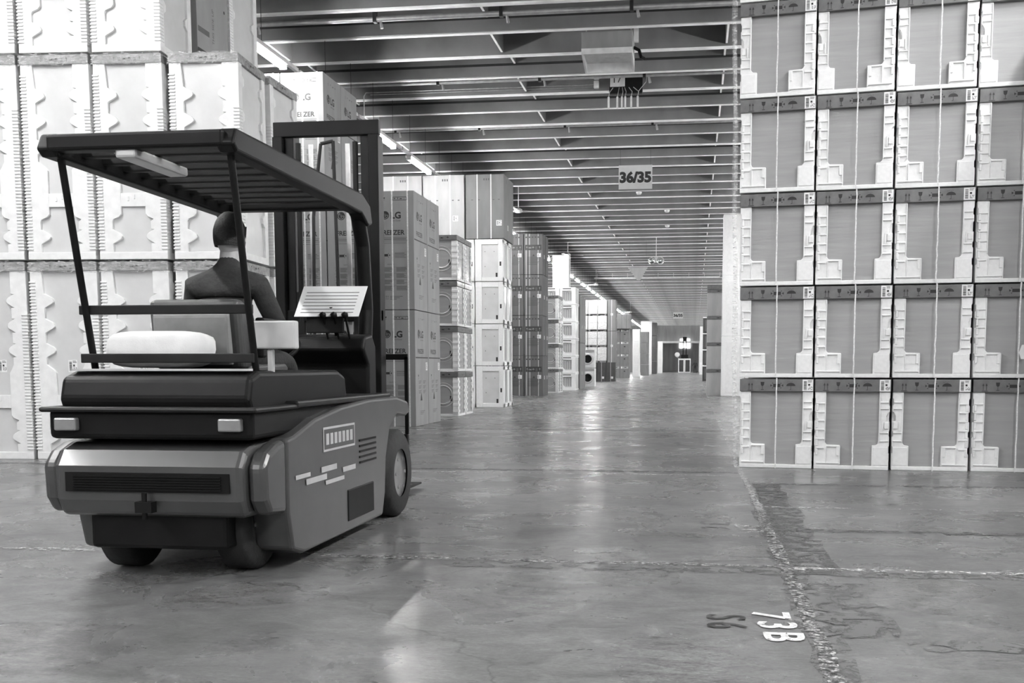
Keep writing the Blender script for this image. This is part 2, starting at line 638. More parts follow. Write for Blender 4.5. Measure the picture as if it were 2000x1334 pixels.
# painted and worn lines on the floor
def floor_strip(name, x0, x1, y0, y1, m, z=0.0015, wob=0.0, n=1, label=None):
    mb = MB()
    along = (y1 - y0) > (x1 - x0)
    rnd = random.Random(int(x0 * 100 + y0 * 10))
    pa, pb = [], []
    for i in range(n + 1):
        t = i / n
        w = rnd.uniform(-wob, wob)
        w2_ = rnd.uniform(-wob, wob)
        if along:
            pa.append((x0 + w, y0 + (y1 - y0) * t, z))
            pb.append((x1 + w2_, y0 + (y1 - y0) * t, z))
        else:
            pa.append((x0 + (x1 - x0) * t, y0 + w, z))
            pb.append((x0 + (x1 - x0) * t, y1 + w2_, z))
    vs = pa + pb
    k = n + 1
    fs = [(i, i + 1, k + i + 1, k + i) if not along else (i, k + i, k + i + 1, i + 1) for i in range(n)]
    mb.add(vs, fs)
    o = mb.build(name, m)
    return tag(o, label, None, None, 'structure')


floor_strip('floor_line', 0.43, 0.475, 9.4, 60, PWHITE, 0.0015)
floor_strip('floor_line', 0.435, 0.495, 2.2, 9.4, PLINE, 0.003, 0.012, 40)
floor_strip('floor_line', 0.44, 0.485, 7.3, 9.4, PWHITE, 0.0045)
floor_strip('floor_wear', 0.41, 0.55, 2.2, 7.3, PGREY, 0.0015, 0.02, 30)
floor_strip('floor_wear', 0.49, 0.72, 5.1, 9.0, PDARK, 0.0025, 0.03, 20)
floor_strip('floor_wear', 0.49, 0.78, 3.9, 4.9, PGREY, 0.0025, 0.04, 8)
floor_strip('floor_line', -1.95, 0.42, 5.23, 5.30, PLINE, 0.003, 0.008, 40)
floor_strip('floor_line', 0.5, 6.0, 5.20, 5.26, PWHITE, 0.003, 0.012, 60)
floor_strip('floor_wear', -1.2, 6.0, 5.07, 5.19, PGREY, 0.002, 0.02, 60)
floor_strip('floor_line', -9, -3.2, 5.22, 5.28, PWHITE, 0.003, 0.01, 60)
floor_strip('floor_line', 0.5, 4.5, 7.50, 7.54, PWHITE, 0.003, 0.006, 40)
floor_strip('floor_wear', 0.55, 4.5, 6.42, 6.53, PDARK, 0.002, 0.01, 40)
floor_strip('floor_wear', -8, 0.42, 9.86, 9.98, PDARK, 0.002, 0.02, 60)
floor_strip('floor_line', -7, 0.35, 9.60, 9.68, PWHITE, 0.003, 0.02, 60)
floor_strip('floor_wear', 0.5, 4.5, 8.95, 9.06, PGREY, 0.002, 0.03, 40)
floor_strip('floor_wear', 0.78, 3.2, 3.76, 3.9, PGREY, 0.002, 0.03, 30)
floor_strip('floor_line', -4.62, -4.56, 17.5, 60, PWHITE, 0.0015)
floor_strip('floor_wear', -7, 0.42, 16.2, 16.35, PDARK, 0.002, 0.02, 50)


def floor_text(name, txt, x, y, h, m, w=1.0, label=None, gap=0.19, step=None):
    """stencilled marks turned a quarter, read towards the camera: top of the letters to the right"""
    mb = MB()
    for i, ch in enumerate(txt):
        vs, fs, wd = text2d(ch, 0.008 if m.name.endswith('black_paint') else 0.022)
        k = h / 0.73
        yy = y - i * gap
        mb.flat([(a * k * w, b * k) for a, b in vs], fs, (x + i * (step or 0), yy, 0.004), (0, -1, 0), (1, 0, 0))
    o = mb.build(name, m)
    return tag(o, label, None, None, 'structure')


floor_text('floor_marking', 'S6', 0.065, 4.20, 0.16, PBLACK, 0.95, 'black stencilled marks on the floor beside the worn line', 0.13)
floor_text('floor_marking', '73B', 0.25, 4.27, 0.15, PWTEXT, 1.25, 'white stencilled marks on the floor beside the worn line', 0.165, 0.012)
floor_text('floor_marking', '36', 0.055, 6.75, 0.20, PBLACKF, 1.2, 'faded black stencilled marks farther along the line', 0.2)
floor_text('floor_marking', '3B', 0.27, 6.66, 0.17, PWHITE, 1.2, 'faded white stencilled marks farther along the line', 0.2)


# ------------------------------------------------------------------ fluorescent lamps
def make_lamp():
    r = empty('strip_light')
    m = MB()
    m.box(-0.035, 0.035, -1.57, 1.57, 0.09, 0.15, 0).box(-0.075, 0.075, -0.98, 0.98, 0.05, 0.09, 0)
    for y in (-0.98, 0.95):
        m.box(-0.06, 0.06, y, y + 0.03, -0.03, 0.05, 0)
    m.build('housing', METALL, r)
    t = MB()
    for x in (-0.035, 0.035):
        t.tube((x, -0.95, 0), (x, 0.95, 0), 0.019, None, 8)
    t.build('tube', GLOW, r)
    return r


lamp0 = make_lamp()
n = 0
for row, (lx, side) in enumerate(((-6.83, 'left'), (4.05, 'right'))):
    for k in range(-7, 46):
        y = 16.28 + 3.24 * k - (0.7 if row else 0)
        if y > 157:
            continue
        if row == 0 and k < 0:
            if k < -6:
                continue
            y = 7.9 + 3.0 * (k + 1)
        o = copy_tree(lamp0)
        o.location = (lx, y, 5.93)
        ww = MB()
        kk = [Y0 + q * PITCH for q in range(-16, 97)]
        near = [yy for yy in kk if abs(yy - y) < 1.55]
        for yy in near:
            ww.tube((0, yy - y, 0.15), (0, yy - y, ZB - 0.03 - 5.93), 0.005, None, 4, 0, False)
        ww.build('wire', TDARK, o)
        NTH = ['second', 'third', 'fourth', 'fifth', 'sixth', 'seventh', 'eighth', 'ninth', 'tenth', 'eleventh', 'twelfth', 'thirteenth', 'fourteenth', 'fifteenth', 'sixteenth', 'seventeenth', 'eighteenth', 'nineteenth', 'twentieth']
        if row == 0 and k == 0:
            lab = 'bright strip light just past the tall foam-packed fridges, largest of its row'
        elif row == 0 and 0 < k < 20:
            lab = 'strip light over the left stacks, %s past the foam-packed fridges' % NTH[k - 1]
        elif row == 0 and k < 0:
            lab = 'strip light over the floor in front of the foam-packed fridges, %s one out from them' % ['nearest', 'second', 'third', 'fourth', 'fifth', 'farthest'][-k - 1]
        elif row == 0:
            lab = 'tiny far strip light at the end of the row over the left stacks'
        elif k < 0:
            lab = 'strip light above the floor right of the washer stack, %s of the near ones' % NTH[k + 7]
        elif k < 19:
            lab = 'strip light over the right-hand stacks, %s of those beyond the washer stack' % (['first'] + NTH)[k]
        else:
            lab = 'tiny far strip light at the end of the row over the right-hand stacks'
        tag(o, lab, 'lamp', 'strip lights over the %s stacks' % side)


for i, x in enumerate((-8.0, 4.0)):  # unseen lamps added to brighten the room beyond the doorway
    o = copy_tree(lamp0, (x, 183.0, 5.6))
    MB().tube((0, -0.9, 0.15), (0, -0.9, 2.0), 0.005, None, 4, 0, False).tube((0, 0.9, 0.15), (0, 0.9, 2.0), 0.005, None, 4, 0, False).build('wire', TDARK, o)
    tag(o, 'added unseen strip light in the room beyond the far doorway, %s of the two' % ('left', 'right')[i], 'lamp', 'added lights beyond the doorway')

# ------------------------------------------------------------------ washer in a foam and lid pack (right-hand stack)
def make_washer(flip=False, sx=0.53, seed=1, label_on=True, w=0.70, d=0.66, h=0.882):
    r = empty('packed_washer')
    hw = w / 2

    def X(t):
        return (t - 0.5) * w if not flip else (0.5 - t) * w
    body = MB().box(-hw + 0.03, hw - 0.03, -d / 2 + 0.032, d / 2 - 0.03, 0.035, h - 0.03)
    body.build('appliance_body', PANEL, r, 0.012)
    f = MB()
    f2 = MB()
    y0, y1 = -d / 2, -d / 2 + 0.05
    zt = h * 0.85
    L = [(0, 0.03), (0, 0.50 * h), (0, zt), (0.147, zt), (0.147, 0.31 * h), (0.155, 0.285 * h), (0.175, 0.27 * h), (0.35, 0.265 * h), (0.355, 0.03)]
    notch = [(0, 0.03), (0, 0.18 * h), (0.012, 0.19 * h), (0.012, 0.25 * h), (0, 0.26 * h), (0, 0.36 * h), (0.012, 0.37 * h), (0.012, 0.42 * h), (0, 0.43 * h),
             (0, 0.53 * h), (0.045, 0.53 * h), (0.045, 0.585 * h), (0.02, 0.625 * h), (0, 0.635 * h), (0, 0.70 * h), (0.012, 0.71 * h), (0.012, 0.77 * h), (0, 0.78 * h), (0, zt)]
    f.poly([(X(a), b) for a, b in notch + L[3:]], y0, y1)
    R = [(1 - a, b) for a, b in notch] + [(0.86, zt), (0.86, 0.31 * h), (0.85, 0.285 * h), (0.83, 0.27 * h), (0.775, 0.265 * h), (0.775, 0.03)]
    f2.poly([(X(a), b) for a, b in R], y0, y1)
    # ledges and recesses moulded into the foam

    def ledge(a0, a1, b0, b1, t=0.014):
        (f if a0 < 0.5 else f2).box(min(X(a0), X(a1)), max(X(a0), X(a1)), y0 - t, y0 + 0.002, b0 * h, b1 * h)
    for b in (0.715, 0.62, 0.525, 0.425, 0.325, 0.225):
        ledge(0.02, 0.135, b, b + 0.018)
        ledge(0.02, 0.05, b - 0.07, b)
    ledge(0.135, 0.149, 0.30, 0.84)
    ledge(0.16, 0.35, 0.245, 0.26)
    ledge(0.335, 0.352, 0.05, 0.26)
    ledge(0.30, 0.335, 0.15, 0.25)
    ledge(0.03, 0.35, 0.06, 0.075)
    ledge(0.155, 0.167, 0.07, 0.25)
    for b in (0.73, 0.66, 0.40, 0.31):
        ledge(0.875, 0.985, b, b + 0.014)
    ledge(0.93, 0.985, 0.45, 0.52)
    ledge(0.90, 0.915, 0.42, 0.53)
    ledge(0.79, 0.985, 0.05, 0.25, 0.006)
    ledge(0.86, 0.872, 0.30, 0.84)
    # rear corner posts, seen from the side
    for sgn in (-1, 1):
        xa, xb = sorted((sgn * hw, sgn * (hw - 0.09)))
        MB().box(xa, xb, d / 2 - 0.12, d / 2, 0.03, zt).build('foam_rear_post', FOAM, r, 0.004)
        xa, xb = sorted((sgn * (hw - 0.001), sgn * (hw - 0.05)))
        (f if (sgn < 0) != flip else f2).box(xa, xb, -d / 2 + 0.049, -d / 2 + 0.14, 0.03, zt)
    f.build('foam_side', FOAM, r, 0.004)
    f2.build('foam_side', FOAM, r, 0.004)
    b = MB().box(-hw, hw, -d / 2 - 0.004, d / 2, 0.0, 0.038)
    b.build('foam_base', FOAM, r, 0.006)
    l = MB().box(-hw - 0.004, hw + 0.004, -d / 2 - 0.016, d / 2 + 0.004, h * 0.85, h * 0.985)
    lid = l.build('carton_lid', LID, r, 0.004)
    s = MB()
    yy = -d / 2 - 0.0185
    put_icon(s, 'up', (-hw + 0.07, yy, h * 0.860), FX, FZ, 0.076, 0, 0.75)
    put_icon(s, 'glass', (-hw + 0.182, yy, h * 0.868), FX, FZ, 0.076, 0, 0.8)
    put_icon(s, 'clamp', (-hw + 0.315, yy, h * 0.875), FX, FZ, 0.068, 0, 1.0)
    put_icon(s, 'umbrella', (-hw + 0.44, yy, h * 0.868), FX, FZ, 0.074, 0, 1.15)
    s.build('pictograms', INK, lid)
    if label_on:
        q = MB()
        barcode_label(q, (hw - 0.102, yy - 0.001, h * 0.855), FX, FZ, 0.098, 0.112, seed)
        q.build('shipping_label', [PAPER, INK], lid)
    p = MB()
    zs = [i * h / 14 for i in range(15)]
    xc = (sx - 0.5) * w
    rnd = random.Random(seed)
    off = [rnd.uniform(-0.003, 0.003) for _ in zs]
    for i in range(14):
        ya = -d / 2 - 0.0235
        p.add([(xc + off[i] - 0.006, ya, zs[i]), (xc + off[i] + 0.006, ya - 0.002, zs[i]), (xc + off[i + 1] + 0.006, ya - 0.002, zs[i + 1]), (xc + off[i + 1] - 0.006, ya, zs[i + 1])], [(0, 1, 2, 3)])
    p.build('film_seam', STRAP, r)
    return r


wpro = {}
RS = [(0.455, 10.49), (1.167, 10.43), (1.889, 10.40), (2.614, 10.37), (3.335, 10.33)]
ROT = [-0.10, -0.10, -0.11, -0.12, -0.13, -0.13]
for c in range(5):
    for r_ in range(6):
        flip = r_ >= 4 or (c == 2 and r_ == 0) or (c == 3 and r_ in (0, 1))
        flip = flip and not (c == 3 and r_ < 4) or (c == 3 and r_ in (0, 1) and False)
        key = (flip, round(0.50 + 0.02 * c, 2))
        x, y = RS[c]
        hx = 0.35
        th = ROT[r_] + random.Random(c * 10 + r_).uniform(-0.012, 0.012)
        # the front left corner stays in line, the box is turned a little about it
        wd, dd = 0.695, 0.66
        lx, ly = wd / 2, dd / 2
        px = x + lx * math.cos(th) - ly * math.sin(th) * 1.0
        py = y + lx * math.sin(th) + ly * math.cos(th)
        if key not in wpro:
            o = wpro[key] = make_washer(flip, key[1], seed=c * 7 + r_, w=wd)
            o.location = (px - 0.013 * r_, py, r_ * 0.885)
            o.rotation_euler = (0, 0, th)
        else:
            o = copy_tree(wpro[key], (px - 0.013 * r_, py, r_ * 0.885), th)
        cw = ['in the column at the aisle edge', 'in the second column from the aisle', 'in the third column from the aisle', 'in the fourth column from the aisle', 'in the fifth column from the aisle'][c]
        tag(o, 'foam-packed washer with dark lid, %s layer, %s of the right stack' % (ORD[r_], cw.replace('in the ', '')), 'packed appliance', 'foam-packed washers in the right stack')
# unseen row of packs added behind, to block lamp glare through the gaps
for c in range(5):
    for r_ in range(6):
        o = copy_tree(wpro[(False, 0.5)], (0.455 + 0.50 + 0.72 * c, 11.60, r_ * 0.885), 0)
        tag(o, 'added foam-packed washer in the row behind the right stack, %s layer, %s column' % (ORD[r_], CWORD[c]), 'packed appliance', 'added washers behind the right stack')
# the next block of the same packs, just right of the washer stack and nearer
for c in range(2):
    for r_ in range(5):
        for q in range(2):
            o = copy_tree(wpro[(False, 0.5)], (3.24 + 0.36 + 0.72 * c, 9.72 - 0.70 * q, r_ * 0.885), 0)
            tag(o, 'foam-packed washer in the nearer block right of the stack, %s layer, %s column, %s row' % (ORD[r_], CWORD[c], ('rear', 'front')[q]), 'packed appliance', 'washers in the nearer right block')
# a torn scrap of white film taped on the panel in the fourth column
sc = MB()
sc.add([(0, 0, 0), (0.045, -0.012, 0.0), (0.062, -0.02, 0.09), (0.05, -0.004, 0.135), (-0.002, -0.016, 0.13), (-0.02, 0.0, 0.06)], [(0, 1, 2, 5), (2, 3, 4, 5)])
sc = sc.build('film_scrap', PAPER, None, loc=(3.0, 10.27, 1.06))
tag(sc, 'torn white scrap hanging on the second-layer washer in the fourth column', 'scrap')
# loose crumpled film hanging at the aisle edge of the stack
for q, (x0, a, b_) in enumerate(((0.412, 0.05, 5.3), (0.424, 0.0, 5.35))):
    fm = MB()
    rnd = random.Random(3 + q)
    pa = []
    nz = 90
    for i in range(nz + 1):
        z = a + (b_ - a) * i / nz
        wv = 0.006 * math.sin(z * 4.1 + q) + rnd.uniform(-0.003, 0.003) - 0.0155 * z - 0.006
        pa.append([(x0 + wv - 0.016, 10.50 + rnd.uniform(-0.01, 0.01), z), (x0 + wv, 10.485 + rnd.uniform(-0.02, 0.01), z), (x0 + wv + 0.02, 10.50 + rnd.uniform(-0.01, 0.01), z)])
    vs = [p for row in pa for p in row]
    fm.add(vs, [(3 * i + j, 3 * i + j + 1, 3 * i + j + 4, 3 * i + j + 3) for i in range(nz) for j in (0, 1)], 0, True)
    fo = fm.build('stretch_film', FILM)
    tag(fo, ('crumpled clear film hanging at the aisle edge of the washer stack', 'second twist of clear film, tucked against the aisle-side washers')[q], 'plastic film', 'film at the stack edge')


# ------------------------------------------------------------------ fridges in foam (left-hand stack)
def make_fridge(seed=0, w=0.735, d=0.80, h=2.107):
    r = empty('packed_fridge')
    hw = w / 2
    rnd = random.Random(seed)
    MB().box(-hw + 0.025, hw - 0.025, -d / 2 + 0.03, d / 2 - 0.02, 0.03, h - 0.03).build('appliance_body', FPANEL, r, 0.01)
    f = MB()
    y0, y1 = -d / 2, -d / 2 + 0.05

    def bulge(zc, a=0.20, b=0.335, hh=0.075):
        return [(a, zc - hh), (a + 0.01, zc - hh * 0.93), (b - 0.03, zc - hh * 0.42), (b - 0.005, zc - hh * 0.22), (b, zc), (b - 0.012, zc + hh * 0.3), (b - 0.04, zc + hh * 0.55), (a + 0.012, zc + hh * 0.95), (a, zc + hh * 1.02)]
    ins = [(0.20, 0.05)] + bulge(0.235) + [(0.20, 0.39), (0.215, 0.415), (0.30, 0.44), (0.335, 0.47), (0.335, 0.56), (0.335, 0.68), (0.335, 0.92), (0.30, 0.955), (0.20, 1.01)]
    ins += bulge(1.16) + bulge(1.42) + bulge(1.68) + [(0.19, 1.83), (0.17, 2.0)]
    right = [((0.24 if a < 0.21 else a * 0.92), b) for a, b in ins]
    f.poly([((0 - 0.5) * w, 2.0), ((0 - 0.5) * w, 0.05)] + [((a - 0.5) * w, b) for a, b in ins], y0, y1)
    f.poly([((1 - 0.5) * w, 2.0), ((1 - 0.5) * w, 0.05)] + [((0.5 - a) * w, b) for a, b in right], y0, y1)
    f.box(-hw, hw, y0 - 0.004, d / 2, 0, 0.075)
    f.box(-hw + 0.1, hw - 0.1, y0 + 0.004, y1, 0.545, 0.685)
    for zc in (0.60, 0.62):
        f.box(-0.05 if zc < 0.61 else 0.02, -0.03 if zc < 0.61 else 0.035, y0 - 0.004, y1, zc, zc + 0.05)
    # combed edges
    z = 0.10
    while z < 1.90:
        for sgn in (-1, 1):
            xa, xb = sorted((sgn * (hw + 0.006), sgn * (hw - 0.062)))
            if sgn > 0 and z > 1.55:
                continue
            f.box(xa, xb, y0 - 0.012, y1 + 0.03, z, z + 0.017)
        z += 0.034
    for sgn in (-1, 1):        # posts wrapping round to the sides
        xa, xb = sorted((sgn * hw, sgn * (hw - 0.06)))
        f.box(xa, xb, -d / 2 + 0.045, -d / 2 + 0.10, 0.05, 2.0)
        f.box(xa, xb, d / 2 - 0.10, d / 2, 0.05, 2.0)
        for z in (0.4, 0.9, 1.4, 1.75):
            f.poly([(-d / 2 + 0.10, z), (-d / 2 + 0.16, z + 0.04), (-d / 2 + 0.16, z + 0.10), (-d / 2 + 0.10, z + 0.14)], xa, xb, 'YZ')
            f.poly([(d / 2 - 0.10, z), (d / 2 - 0.16, z + 0.04), (d / 2 - 0.16, z + 0.10), (d / 2 - 0.10, z + 0.14)], xa, xb, 'YZ')
    f.build('foam_frame', FOAM2, r, 0.004)
    lid = MB().box(-hw - 0.003, hw + 0.003, -d / 2 - 0.012, d / 2 + 0.004, 1.995, 2.085).build('carton_lid', LIDG, r, 0.004)
    s = MB()
    for i, k in enumerate(('glass', 'up', 'clamp', 'umbrella', 'up', 'glass')):
        put_icon(s, k, (-hw + 0.22 + 0.055 * i, -d / 2 - 0.0145, 2.02), FX, FZ, 0.035, 0, 0.9)
        if i < 4:
            put_icon(s, k, (hw + 0.0055, -d / 2 + 0.2 + 0.07 * i, 2.02), SY, FZ, 0.04, 0, 0.9)
    s.build('pictograms', INK, lid)
    # crumpled film folded over the lid
    g = MB()
    nx = 26
    vs = []
    for j in range(5):
        for i in range(nx + 1):
            x = -hw - 0.006 + (w + 0.012) * i / nx
            z = 1.975 + 0.118 * j / 4 + rnd.uniform(-0.006, 0.010) * (1 if j in (0, 4) else 0.6)
            vs.append((x, -d / 2 - 0.021 - rnd.uniform(0, 0.012), z))
    g.add(vs, [(j * (nx + 1) + i, j * (nx + 1) + i + 1, (j + 1) * (nx + 1) + i + 1, (j + 1) * (nx + 1) + i) for j in range(4) for i in range(nx)], 0, False)
    g.build('film_wrap', FILM, r)
    return r


def add_sticker(r, x, z, w, h, y, seed, name='shipping_label', ux=FX, xs=None):
    q = MB()
    barcode_label(q, (x, y, z), ux, FZ, w, h, seed)
    return q.build(name, [PAPER, INK], r)


fr = make_fridge(1)
fr2 = make_fridge(5)
fr3 = make_fridge(9)
for o in (fr3,):
    add_sticker(o, 0.0, 0.93, 0.10, 0.13, -0.4005 + 0.028, 4)
pro = [fr, fr2]
LX = [-4.70, -5.50, -6.27, -7.04, -7.81]
LH = 2.112
started = {0: False, 1: False, 2: False}
place = []
for c in range(5):
    for lay in range(3):
        if c == 0 and lay == 2:
            continue
        place.append((LX[c] - 0.3675, 10.55 + 0.41 + 0.085 * (LX[c] - LX[0]), lay, c, 0))
place += [(LX[0] - 0.3675, 11.86, 0, 0, 1), (LX[0] - 0.3675, 11.86, 1, 0, 1), (LX[1] - 0.3675, 11.86, 0, 1, 1), (LX[1] - 0.3675, 11.86, 1, 1, 1), (LX[1] - 0.3675, 12.72, 0, 1, 3), (LX[1] - 0.3675, 12.72, 1, 1, 3), (LX[1] - 0.40, 12.72, 2, 1, 2)]
lists = [fr, fr2, fr3]
for (x, y, lay, c, row) in place:
    qi = 2 if (lay == 0 and row == 0) else (0 if (c + lay) % 2 else 1)
    src = lists[qi]
    if not started[qi]:
        started[qi] = True
        o = src
        o.location = (x, y, lay * LH)
    else:
        o = copy_tree(src, (x, y, lay * LH))
    o.rotation_euler = (0, 0, 0.065 if row == 0 else 0.0)
    cw = ['aisle-side column', 'second column from the aisle', 'third column from the aisle', 'fourth column from the aisle', 'column farthest from the aisle'][c]
    if row == 0:
        lab = 'foam-packed fridge, %s layer, %s of the near left stack' % (ORD[lay] if lay < 2 else 'top', cw)
    elif row == 2:
        lab = 'foam-packed fridge on top, side on, just left of the first strip light'
    elif row == 3:
        lab = 'foam-packed fridge, %s layer, third row deep in the near left stack' % ORD[lay]
    else:
        lab = 'foam-packed fridge, %s layer, standing behind the %s of the near left stack' % (ORD[lay], 'aisle-side column' if c == 0 else 'second column')
    tag(o, lab, 'packed appliance', 'foam-packed fridges in the near left stack')


# ------------------------------------------------------------------ cartons
def carton(name, w, d, h, m, straps=(), tape=True, strap_mat=STRAP):
    r = empty(name)
    MB().box(-w / 2, w / 2, -d / 2, d / 2, 0.002, h - 0.004).build('carton_body', m, r, 0.006)
    if straps:
        s = MB()
        for t in straps:
            x = (t - 0.5) * w
            s.box(x - 0.012, x + 0.012, -d / 2 - 0.003, -d / 2 + 0.001, 0.0, h)
        s.build('strap', strap_mat, r)
    return r


def make_freezer():
    w, d, h = 0.715, 0.84, 1.90
    r = carton('freezer_carton', w, d, h, CARD, (0.5, 0.86))
    yf = -d / 2 - 0.0015
    p = MB()
    p.flat(*rect2(-0.02, 0.24, 0, 0.055), (0.02, yf, h - 0.155), FX, FZ, 0)
    for i, k in enumerate(('up', 'glass')):
        put_icon(p, k, (-0.27 + 0.12 * i, yf, h - 0.15), FX, FZ, 0.045)
    p.flat(*rect2(0.0, 0.22, 0.008, 0.047), (0.02, yf - 0.001, h - 0.155), FX, FZ, 1)
    for i, k in enumerate(('umbrella', 'glass', 'clamp', 'up')):
        put_icon(p, k, (0.03 + 0.052 * i, yf - 0.002, h - 0.148), FX, FZ, 0.032)
    lg_mark(p, (-0.18, yf, h - 0.44), FX, FZ, 0.105)
    put_text(p, 'FREEZER', (-0.20, yf, h - 0.70), FX, FZ, 0.078, 0.02)
    for i, z in enumerate((0.745, 0.775, 0.80, 0.835)):
        p.flat(*rect2(-0.21, 0.26 - 0.03 * (i % 2), 0, 0.006 if i != 1 else 0.012), (0, yf, h - z), FX, FZ, 2)
    put_icon(p, 'clamp', (-0.16, yf, h - 1.07), FX, FZ, 0.085)
    for j in range(4):
        p.flat(*rect2(0.04, 0.2 + 0.03 * (j % 2), 0, 0.010 if j == 0 else 0.006), (0, yf, h - 1.0 - 0.022 * j), FX, FZ, 2)
    put_text(p, 'CAUTION', (-0.09, yf, h - 1.18), FX, FZ, 0.018, 0.02, 2)
    rnd = random.Random(5)
    for b in range(4):
        z = h - 1.23 - 0.10 * b
        p.flat(*rect2(-0.25, 0.25, 0, 0.003), (0, yf, z + 0.012), FX, FZ, 2)
        p.flat(*ring2(-0.2, -0.03, 0.018, 0.026, 12), (0, yf, z), FX, FZ, 2)
        for q in range(5):
            p.flat(*rect2(-0.15, -0.15 + rnd.uniform(0.1, 0.17), 0, 0.007), (0, yf, z - 0.014 * q), FX, FZ, 2)
            p.flat(*rect2(0.06, 0.06 + rnd.uniform(0.12, 0.18), 0, 0.007), (0, yf, z - 0.014 * q), FX, FZ, 2)
    put_icon(p, 'up', (-0.13, yf, 0.17), FX, FZ, 0.06, 2)
    for q in range(3):
        p.flat(*rect2(-0.05, 0.16 - 0.05 * q, 0, 0.008), (0, yf, 0.21 - 0.022 * q), FX, FZ, 2)
    p.build('front_print', [INK, CARD, INKG], r)
    s = MB()
    xs = w / 2 + 0.0015
    for i, k in enumerate(('up', 'glass', 'clamp', 'umbrella')):
        put_icon(s, k, (xs, -0.2 + 0.11 * i, h - 0.16), SY, FZ, 0.04, 2)
    lg_mark(s, (xs, -0.26, h - 0.44), SY, FZ, 0.115)
    put_text(s, 'FREEZER', (xs, -0.27, h - 0.70), SY, FZ, 0.075, 0.02)
    s.flat(*rect2(-0.40, 0.40, 0, 0.02), (xs, 0, h - 0.78), SY, FZ, 0)
    put_icon(s, 'glass', (xs, -0.27, h - 1.12), SY, FZ, 0.07)
    for b in range(6):
        for q in range(3):
            s.flat(*rect2(-0.22 + 0.28 * (b % 2), -0.05 + 0.28 * (b % 2) - 0.03 * q, 0, 0.008), (xs, 0, h - 1.16 - 0.08 * (b // 2) - 0.02 * q), SY, FZ, 2)
    s.flat([(-0.12, 0), (0.0, 0), (-0.06, 0.14)], [(0, 1, 2)], (xs, 0, 0.42), SY, FZ, 0)
    for q in range(3):
        s.flat(*rect2(-0.14, 0.16 - 0.05 * q, 0, 0.008), (xs, 0, 0.24 - 0.025 * q), SY, FZ, 2)
    s.build('side_print', [INK, CARD, INKG], r)
    q = MB()
    barcode_label(q, (xs + 0.001, 0.24, h - 0.98), SY, FZ, 0.11, 0.13, 3)
    q.build('shipping_label', [PAPER, INK], r)
    return r


fz = make_freezer()
fx = [-4.5, -5.235, -5.97, -6.705]
done = False
for c in range(4):
    for lay in range(3):
        if c < 2 and lay == 2:
            continue
        for dp in range(2):
            if dp == 1 and not (c == 0 or c == 2):
                continue
            loc = (fx[c] - 0.36, 16.75 + 0.42 + 0.86 * dp, 1.905 * lay)
            if not done:
                o = fz
                o.location = loc
                done = True
            else:
                o = copy_tree(fz, loc)
            lab = 'printed freezer carton, %s layer, %s of the freezer stack' % (ORD[lay] if lay < 2 else 'top', ['aisle-side column', 'second column', 'third column', 'fourth column'][c])
            if dp:
                lab = 'printed freezer carton, %s layer, one deeper behind the %s column' % (ORD[lay] if lay < 2 else 'top', ['aisle-side', 'second', 'third', 'fourth'][c])
            tag(o, lab, 'carton', 'freezer cartons')
# plain dark carton lying on the near fridges
dc = carton('tall_carton', 0.74, 0.80, 1.9, CARD, (), False)
s = MB()
xs = 0.37 + 0.002
s.flat(*rect2(-0.40, 0.40, 0.02, 0.32), (xs, 0, 0), SY, FZ, 0)
s.flat(*rect2(-0.38, -0.1, 0.5, 0.56), (xs, 0, 0), SY, FZ, 1)
for z in (0.36, 0.9):
    s.flat(*disc2(0.3, z, 0.02, 8), (xs, 0, 0), SY, FZ, 0)
put_text(s, 'THIS SIDE UP', (xs, 0.02, 0.45), (0, 0, 1), (0, -1, 0), 0.05, 0, 1)
s.build('side_print', [INK, INKG], dc)
dc.location = (-5.53 - 0.37, 11.86, 2 * LH)
tag(dc, 'dark grey carton on top of the near left stack, behind the foam-packed fridges', 'carton')


